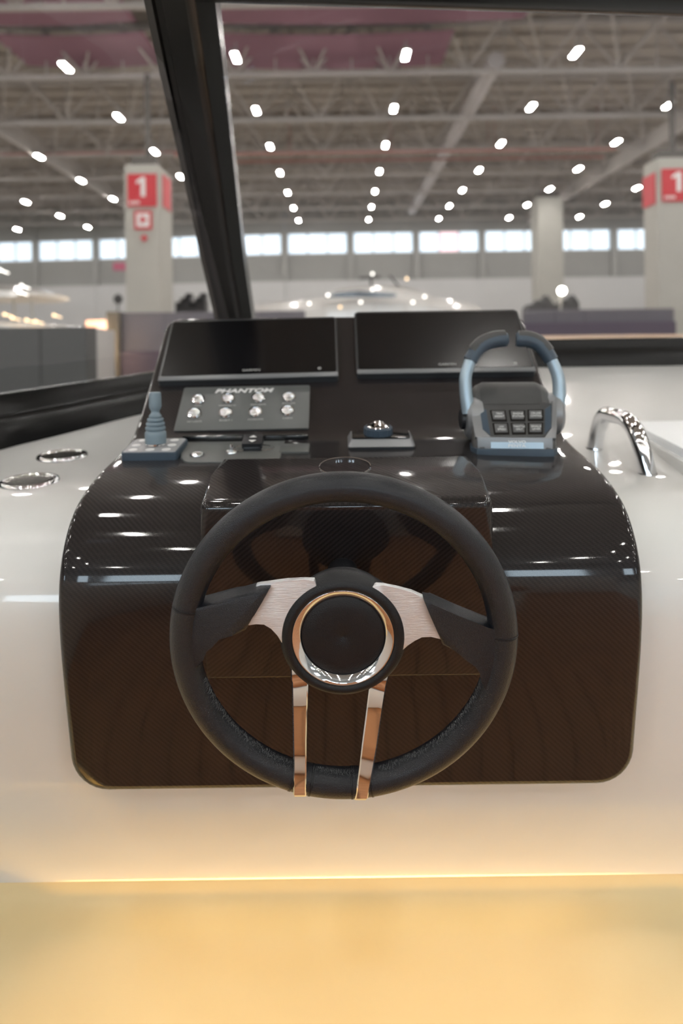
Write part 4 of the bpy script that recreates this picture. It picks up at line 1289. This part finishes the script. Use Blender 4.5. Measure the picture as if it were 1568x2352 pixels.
# black top cover
tcv = [(0.0495, 0.0765), (0.0565, 0.0850), (0.071, 0.1000), (0.0875, 0.1095), (0.109, 0.1085), (0.130, 0.092), (0.126, 0.087), (0.106, 0.100), (0.086, 0.100), (0.055, 0.076)]
bm = bmesh.new(); body_loft(bm, [(-0.050, [(y_, z_ - 0.003) for y_, z_ in tcv]), (-0.044, tcv), (0.044, tcv), (0.050, [(y_, z_ - 0.003) for y_, z_ in tcv])], MB)
mk('top_cover', bm, M_CHAR, thr, smooth=40, label='matt charcoal top cover')
# discs and levers
DY = yk + 0.075
for sg, disc_px, low, grip in ((-1, (1076, 962), [(1076, 950), (1070, 905), (1069, 865), (1079, 829)], [(1079, 829), (1093, 806), (1112, 790), (1138, 781), (1163, 779)]),
                               (1, (1278, 950), [(1281, 940), (1284, 900), (1280, 862), (1266, 828)], [(1266, 828), (1252, 806), (1235, 790), (1213, 781), (1185, 780)])):
    c = at(disc_px[0], disc_px[1], DY)
    Md = frame(c, Vector((0, 1, 0)), Vector((0, 0, 1)), Vector((1, 0, 0)))
    if sg < 0: Md = frame(c, Vector((0, 1, 0)), Vector((0, 0, 1)) , Vector((-1, 0, 0)))
    bm = bmesh.new(); lathe(bm, Md, [(0, -0.02), (0.034, -0.02), (0.0355, -0.008), (0.0345, 0.0), (0.028, 0.006), (0.012, 0.008), (0, 0.008)], 40); lv = mk('lever_disc', bm, M_SILV, thr, label='silver pivot disc of a lever')
    if sg < 0:
        bm = bmesh.new(); lathe(bm, Md, [(0.0175, 0.004), (0.0175, 0.013), (0.014, 0.015), (0, 0.015)], 28); mk('trim_button', bm, M_BLACKP, lv, label='black button on the disc')
    P = [at(px, py, DY - 0.012 + 0.012 * i / 3) for i, (px, py) in enumerate(low)]
    bm = bmesh.new(); tube(bm, smooth_path(P, 5), [0.0128 - 0.0012 * i / 15 for i in range(16)], 16, up=Vector((0, 1, 0)), flat=0.86); mk('lever_arm', bm, M_SILVL, thr, smooth=50, label='light silver lower lever arm')
    P = [at(px, py, DY + 0.003 * i) for i, (px, py) in enumerate(grip)]
    bm = bmesh.new(); pp_ = smooth_path(P, 5)
    tube(bm, pp_, [0.0122 + 0.0012 * i / len(pp_) for i in range(len(pp_) - 1)] + [0.0115], 16, up=Vector((0, 1, 0)), flat=1.0); g_ = mk('lever_grip', bm, M_SLATE, thr, smooth=50, label='slate blue lever grip')
    bm = bmesh.new(); tube(bm, [p + Vector((0, 0.0, 0.0048)) + (Vector((-0.001 * sg * 0, 0, 0))) for p in pp_[3:-1]], 0.0114, 14, up=Vector((0, 1, 0)), flat=1.0); mk('grip_pad', bm, M_CHAR, g_, smooth=50, label='charcoal upper grip pad')

# ================================================================== STEERING WHEEL
TILT = radians(-8)
WC = at(789, 1468, 0.72)
wn = Vector((0, -cos(TILT), sin(TILT)))       # towards the driver
wu = Vector((0, sin(TILT) , cos(TILT)))
wu = (Vector((0, 0, 1)) - wn * wn.z).normalized()
wx_ = Vector((cos(RHO), 0, -sin(RHO))); wx_ = (wx_ - wn * wx_.dot(wn)).normalized(); wu = wn.cross(wx_)
if wu.z < 0: wu = -wu
MW = frame(WC, wx_, wu, wn)
MWi = MW.inverted()


def wp(px, py, h=0.0):
    q = on_plane(px, py, WC + wn * h, wn); l = MWi @ q; return (l.x, l.y)


whl = thing('steering_wheel', 'black leather steering wheel with chrome and brushed metal spokes', 'steering wheel', WC)
RT = 0.0151; RM = 0.1795 - RT
bm = bmesh.new(); n = 160
tube(bm, [MW @ Vector((RM * cos(2 * pi * i / n), RM * sin(2 * pi * i / n), 0)) for i in range(n)], RT, 26, closed=True, up=wn)
mk('rim', bm, M_LEATHER, whl, smooth=60)
# seam lines around the rim where the leather is joined
for ang in (164.5, 184, 2.0, 347, 256.5, 249.5, 275.5, 283):
    pass
# side grips (leather covered spokes)
gl = [(412, 1392), (440, 1388), (470, 1381), (540, 1362), (598, 1344), (622, 1343), (606, 1368), (587, 1400), (567, 1437), (535, 1447), (508, 1455), (484, 1464), (468, 1478), (459, 1500), (456, 1532), (432, 1545), (412, 1500), (404, 1440)]
gr = [(1166, 1452), (1140, 1442), (1120, 1430), (1050, 1402), (990, 1375), (971, 1370), (984, 1400), (1000, 1436), (1014, 1470), (1046, 1485), (1072, 1496), (1092, 1510), (1104, 1526), (1110, 1550), (1110, 1585), (1136, 1590), (1160, 1550), (1173, 1500)]
for G in (gl, gr):
    pts = [wp(*p) for p in G]
    a_ = sum(pts[i][0] * pts[(i + 1) % len(pts)][1] - pts[(i + 1) % len(pts)][0] * pts[i][1] for i in range(len(pts)))
    if a_ < 0: pts = pts[::-1]
    bm = bmesh.new(); prism(bm, MW, pts, -0.0125, 0.0110, 0.0065, 4, both=True)
    mk('spoke_grip', bm, M_LEATHER, whl, smooth=60, label='leather wrapped side spoke')
# stitched collar where the leather meets the metal
for a, b in (((622, 1344), (568, 1438)), ((971, 1370), (1014, 1470))):
    p0, p1 = Vector(wp(*a) + (0.009,)), Vector(wp(*b) + (0.009,))
# brushed plates
pl_ = [(728, 1348), (722, 1332), (700, 1331), (660, 1333), (630, 1337), (590, 1343), (560, 1390), (545, 1440), (567, 1436), (588, 1431), (607, 1432), (624, 1442), (636, 1458), (646, 1476), (668, 1500), (664, 1462), (690, 1386)]
pr_ = [(846, 1352), (864, 1343), (880, 1344), (910, 1350), (945, 1359), (975, 1372), (1010, 1410), (1030, 1478), (1010, 1467), (990, 1460), (968, 1461), (950, 1470), (936, 1482), (922, 1496), (906, 1502), (912, 1462), (886, 1386)]
for G in (pl_, pr_):
    pts = [wp(*p) for p in G]
    a_ = sum(pts[i][0] * pts[(i + 1) % len(pts)][1] - pts[(i + 1) % len(pts)][0] * pts[i][1] for i in range(len(pts)))
    if a_ < 0: pts = pts[::-1]
    bm = bmesh.new(); prism(bm, MW, pts, -0.005, 0.0005, 0.0010, 2)
    mk('spoke_plate', bm, M_BRUSH, whl, smooth=30, label='brushed metal spoke plate')


def strip_spoke(st):
    """st: (px, py, half width px, front, back) stations down the spoke."""
    bm = bmesh.new(); rings = []
    for px, py, hp, nf_, nb in st:
        x, y_ = wp(px, py); k_ = 0.72 / F; w2 = hp * k_; e = 0.0012
        sec = [(-w2, nb), (-w2, nf_ - e), (-w2 + e, nf_), (w2 - e, nf_), (w2, nf_ - e), (w2, nb)]
        rings.append([bm.verts.new(MW @ Vector((x + a, y_, b))) for a, b in sec])
    for a, b in zip(rings, rings[1:]):
        for i in range(len(a)): bm.faces.new((a[i], a[(i + 1) % len(a)], b[(i + 1) % len(a)], b[i]))
    bm.faces.new(rings[0][::-1]); bm.faces.new(rings[-1])
    mk('lower_spoke', bm, M_CHROME, whl, smooth=25, label='polished chrome lower spoke')


strip_spoke([(688, 1535, 21, -0.002, -0.008), (688, 1562, 20, 0.0005, -0.006), (689, 1566, 19, 0.0015, -0.006), (689, 1630, 17, 0.0045, -0.004), (689, 1690, 15.5, 0.0075, -0.003),
             (690, 1735, 15, 0.0110, -0.006), (690, 1765, 15, 0.0150, -0.015), (690, 1785, 15, 0.0162, -0.016), (690, 1800, 15, 0.0155, -0.0155), (690, 1811, 15, 0.0110, -0.012), (690, 1816, 15, 0.004, -0.006)])
strip_spoke([(874, 1545, 22, -0.002, -0.008), (868, 1572, 20, 0.0005, -0.006), (867, 1576, 19.5, 0.0015, -0.006), (858, 1635, 18.5, 0.0045, -0.004), (848, 1700, 18, 0.0075, -0.003),
             (841, 1742, 16.5, 0.0110, -0.006), (835, 1772, 15.5, 0.0150, -0.015), (832, 1792, 15, 0.0162, -0.016), (829, 1808, 15, 0.0155, -0.0155), (827, 1819, 14.5, 0.0110, -0.012), (826, 1824, 14, 0.004, -0.006)])
# hub
MH = MW @ T(-0.0006, 0.0016, 0)
bm = bmesh.new(); lathe(bm, MH, [(0.050, -0.026), (0.0650, -0.022), (0.0670, -0.015), (0.0668, -0.009), (0.0655, -0.003), (0.0625, 0.0018), (0.0585, 0.0042), (0.0550, 0.0040), (0.0532, 0.0022), (0.0526, -0.001)], 72)
mk('hub_pad', bm, M_LEATHER2, whl, smooth=60, label='black leather hub surround')
bm = bmesh.new(); lathe(bm, MH, [(0.0530, 0.0005), (0.0527, 0.0018), (0.0521, 0.0021), (0.0513, 0.0018), (0.0490, 0.0006), (0.0466, -0.0008), (0.0444, -0.0024), (0.0437, -0.0034), (0.0436, -0.0060)], 96)
mk('hub_ring', bm, M_CHROME, whl, smooth=60, label='polished chrome hub ring')
bm = bmesh.new(); lathe(bm, MH, [(0.0437, -0.0070), (0.0434, -0.0048), (0.0424, -0.0038), (0.030, -0.0024), (0.015, -0.0019), (0.002, -0.0018), (0.0008, -0.0026), (0, -0.0026)], 72)
mk('hub_cap', bm, M_LEATHER2, whl, smooth=60, label='round black hub cap')
bm = bmesh.new(); lathe(bm, MH, [(0.050, -0.020), (0.0570, -0.024), (0.0580, -0.032), (0.0570, -0.042), (0.052, -0.050), (0.030, -0.060), (0.020, -0.066), (0.019, -0.150)], 56)
mk('boss', bm, M_LEATHER2, whl, smooth=40, label='black boss behind the hub')
# stitching around the inside of the lower rim
bm = bmesh.new(); rs = random.Random(3)
for i in range(420):
    a_ = radians(196 + 150 * i / 420)
    if 248.5 < math.degrees(a_) < 257.5 or 274.5 < math.degrees(a_) < 284: continue
    for k_ in range(2):
        th = radians(80 + rs.uniform(-9, 9)); r0 = RM - (RT + 0.0002) * sin(th); z0 = (RT + 0.0002) * cos(th)
        th2 = th + radians(rs.choice((-1, 1)) * rs.uniform(5, 14)); r1 = RM - (RT + 0.0003) * sin(th2); z1 = (RT + 0.0003) * cos(th2)
        a2 = a_ + rs.uniform(-0.010, 0.010)
        p = MW @ Vector((r0 * cos(a_), r0 * sin(a_), z0)); q = MW @ Vector((r1 * cos(a2), r1 * sin(a2), z1))
        if (q - p).length > 1e-4: bar(bm, p, q, 0.0003)
mk('stitching', bm, M_THREAD, whl, smooth=0, kind='stuff', label='loose grey stitching on the inner rim')
# leather seams across the rim, as raised lips
for px, py in ((428, 1392), (1160, 1453), (668, 1790), (712, 1800), (808, 1805), (852, 1795)):
    x, y_ = wp(px, py); a_ = math.atan2(y_, x)
    c = MW @ Vector((RM * cos(a_), RM * sin(a_), 0)); rd = (MW.to_3x3() @ Vector((cos(a_), sin(a_), 0))); tg = wn.cross(rd)
    bm = bmesh.new(); lathe(bm, frame(c, rd, wn, tg), [(RT - 0.001, -0.0016), (RT + 0.0005, -0.0009), (RT + 0.0002, 0.0), (RT + 0.0005, 0.0009), (RT - 0.001, 0.0016)], 32)
    mk('seam', bm, M_LEATHER2, whl, smooth=50)

# ================================================================== CUP HOLDERS, HANDLE, HATCH
for px, py, lb in ((143, 1054, 'round steel cup holder, the one nearer the joystick'), (68, 1100, 'round steel cup holder at the left edge, nearer the viewer')):
    c = at_z(px, py, fz(1.3) + 0.001)
    c.z = fz(c.y) + 0.001
    t = thing('cup_holder', lb, 'cup holder', c, group='cup holders left of the console')
    M = T(*c) @ Matrix.Rotation(radians(3), 4, 'X')
    bm = bmesh.new(); lathe(bm, M, [(0.0385, -0.002), (0.040, 0.002), (0.043, 0.0040), (0.0465, 0.0030), (0.048, -0.001)], 56); mk('rim', bm, M_CHROME, t, smooth=60)
    bm = bmesh.new(); lathe(bm, M, [(0.0395, 0.002), (0.0375, 0.0012), (0.030, 0.0008), (0.0, 0.0006)], 48)
    mk('cup', bm, mat('dark_cup_steel', (0.33, 0.33, 0.31, 1), 0.22, 1.0, noise=0.1, nscale=30), t, smooth=60, label='dull steel inside of the cup')

hz = lambda x, y: fz(y)
p1 = at_z(1364, 1010, -0.215); p2 = at_z(1487, 1084, -0.24)
p1.z = fz(p1.y); p2.z = fz(p2.y)
hd = thing('grab_handle', 'bent chrome grab handle on the white moulding right of the console', 'handle', (p1 + p2) / 2)
t1 = at(1380, 947, p1.y - 0.01); t2 = at(1459, 968, p2.y + 0.02)


def fillet(a, b, c, r, n=8):
    u = (a - b).normalized(); w = (c - b).normalized(); p0 = b + u * r; p2_ = b + w * r
    return [p0 * (1 - t) ** 2 + b * 2 * t * (1 - t) + p2_ * t * t for t in [i / n for i in range(n + 1)]]


path = [p1 + Vector((0, 0, -0.005))] + fillet(p1, t1, t2, 0.045) + fillet(t1, t2, p2, 0.060) + [p2 + Vector((0, 0, -0.005))]
bm = bmesh.new(); tube(bm, path, 0.0148, 24); mk('tube', bm, M_CHROME, hd, smooth=60)
for p in (p1, p2):
    bm = bmesh.new(); lathe(bm, T(*p), [(0.0148, 0.0015), (0.0160, 0.0012), (0.0165, -0.002)], 28); mk('foot_ring', bm, M_CHROME, hd, smooth=60)

# companionway hatch at the far right
def poly_top(P, z, m, name, par, z0, bev=0.006, label=None):
    pts = [(at_z(px, py, z).x, at_z(px, py, z).y) for px, py in P]
    a_ = sum(pts[i][0] * pts[(i + 1) % len(pts)][1] - pts[(i + 1) % len(pts)][0] * pts[i][1] for i in range(len(pts)))
    if a_ < 0: pts = pts[::-1]
    bm = bmesh.new(); prism(bm, I4, pts, z0, z, bev, 3); return mk(name, bm, m, par, label=label)


hat = thing('hatch_lid', 'white raised hatch lid at the right edge beside the chrome handle', 'hatch', at_z(1600, 1000, -0.25))
poly_top([(1405, 958), (1600, 950), (2100, 960), (2300, 1160), (1750, 1150), (1568, 1062), (1450, 990)], -0.222, M_GEL, 'coaming', hat, -0.26, 0.008)
poly_top([(1438, 948), (1600, 946), (2050, 950), (2200, 1100), (1750, 1095), (1568, 1030), (1487, 990)], -0.205, mat('lit_white_gelcoat', (0.93, 0.95, 0.97, 1), 0.5, spec=0.2, noise=0.01), 'lid', hat, -0.23, 0.008, 'white lid with brighter light in its colour')  # lid colour raised to stand in for light catching its top
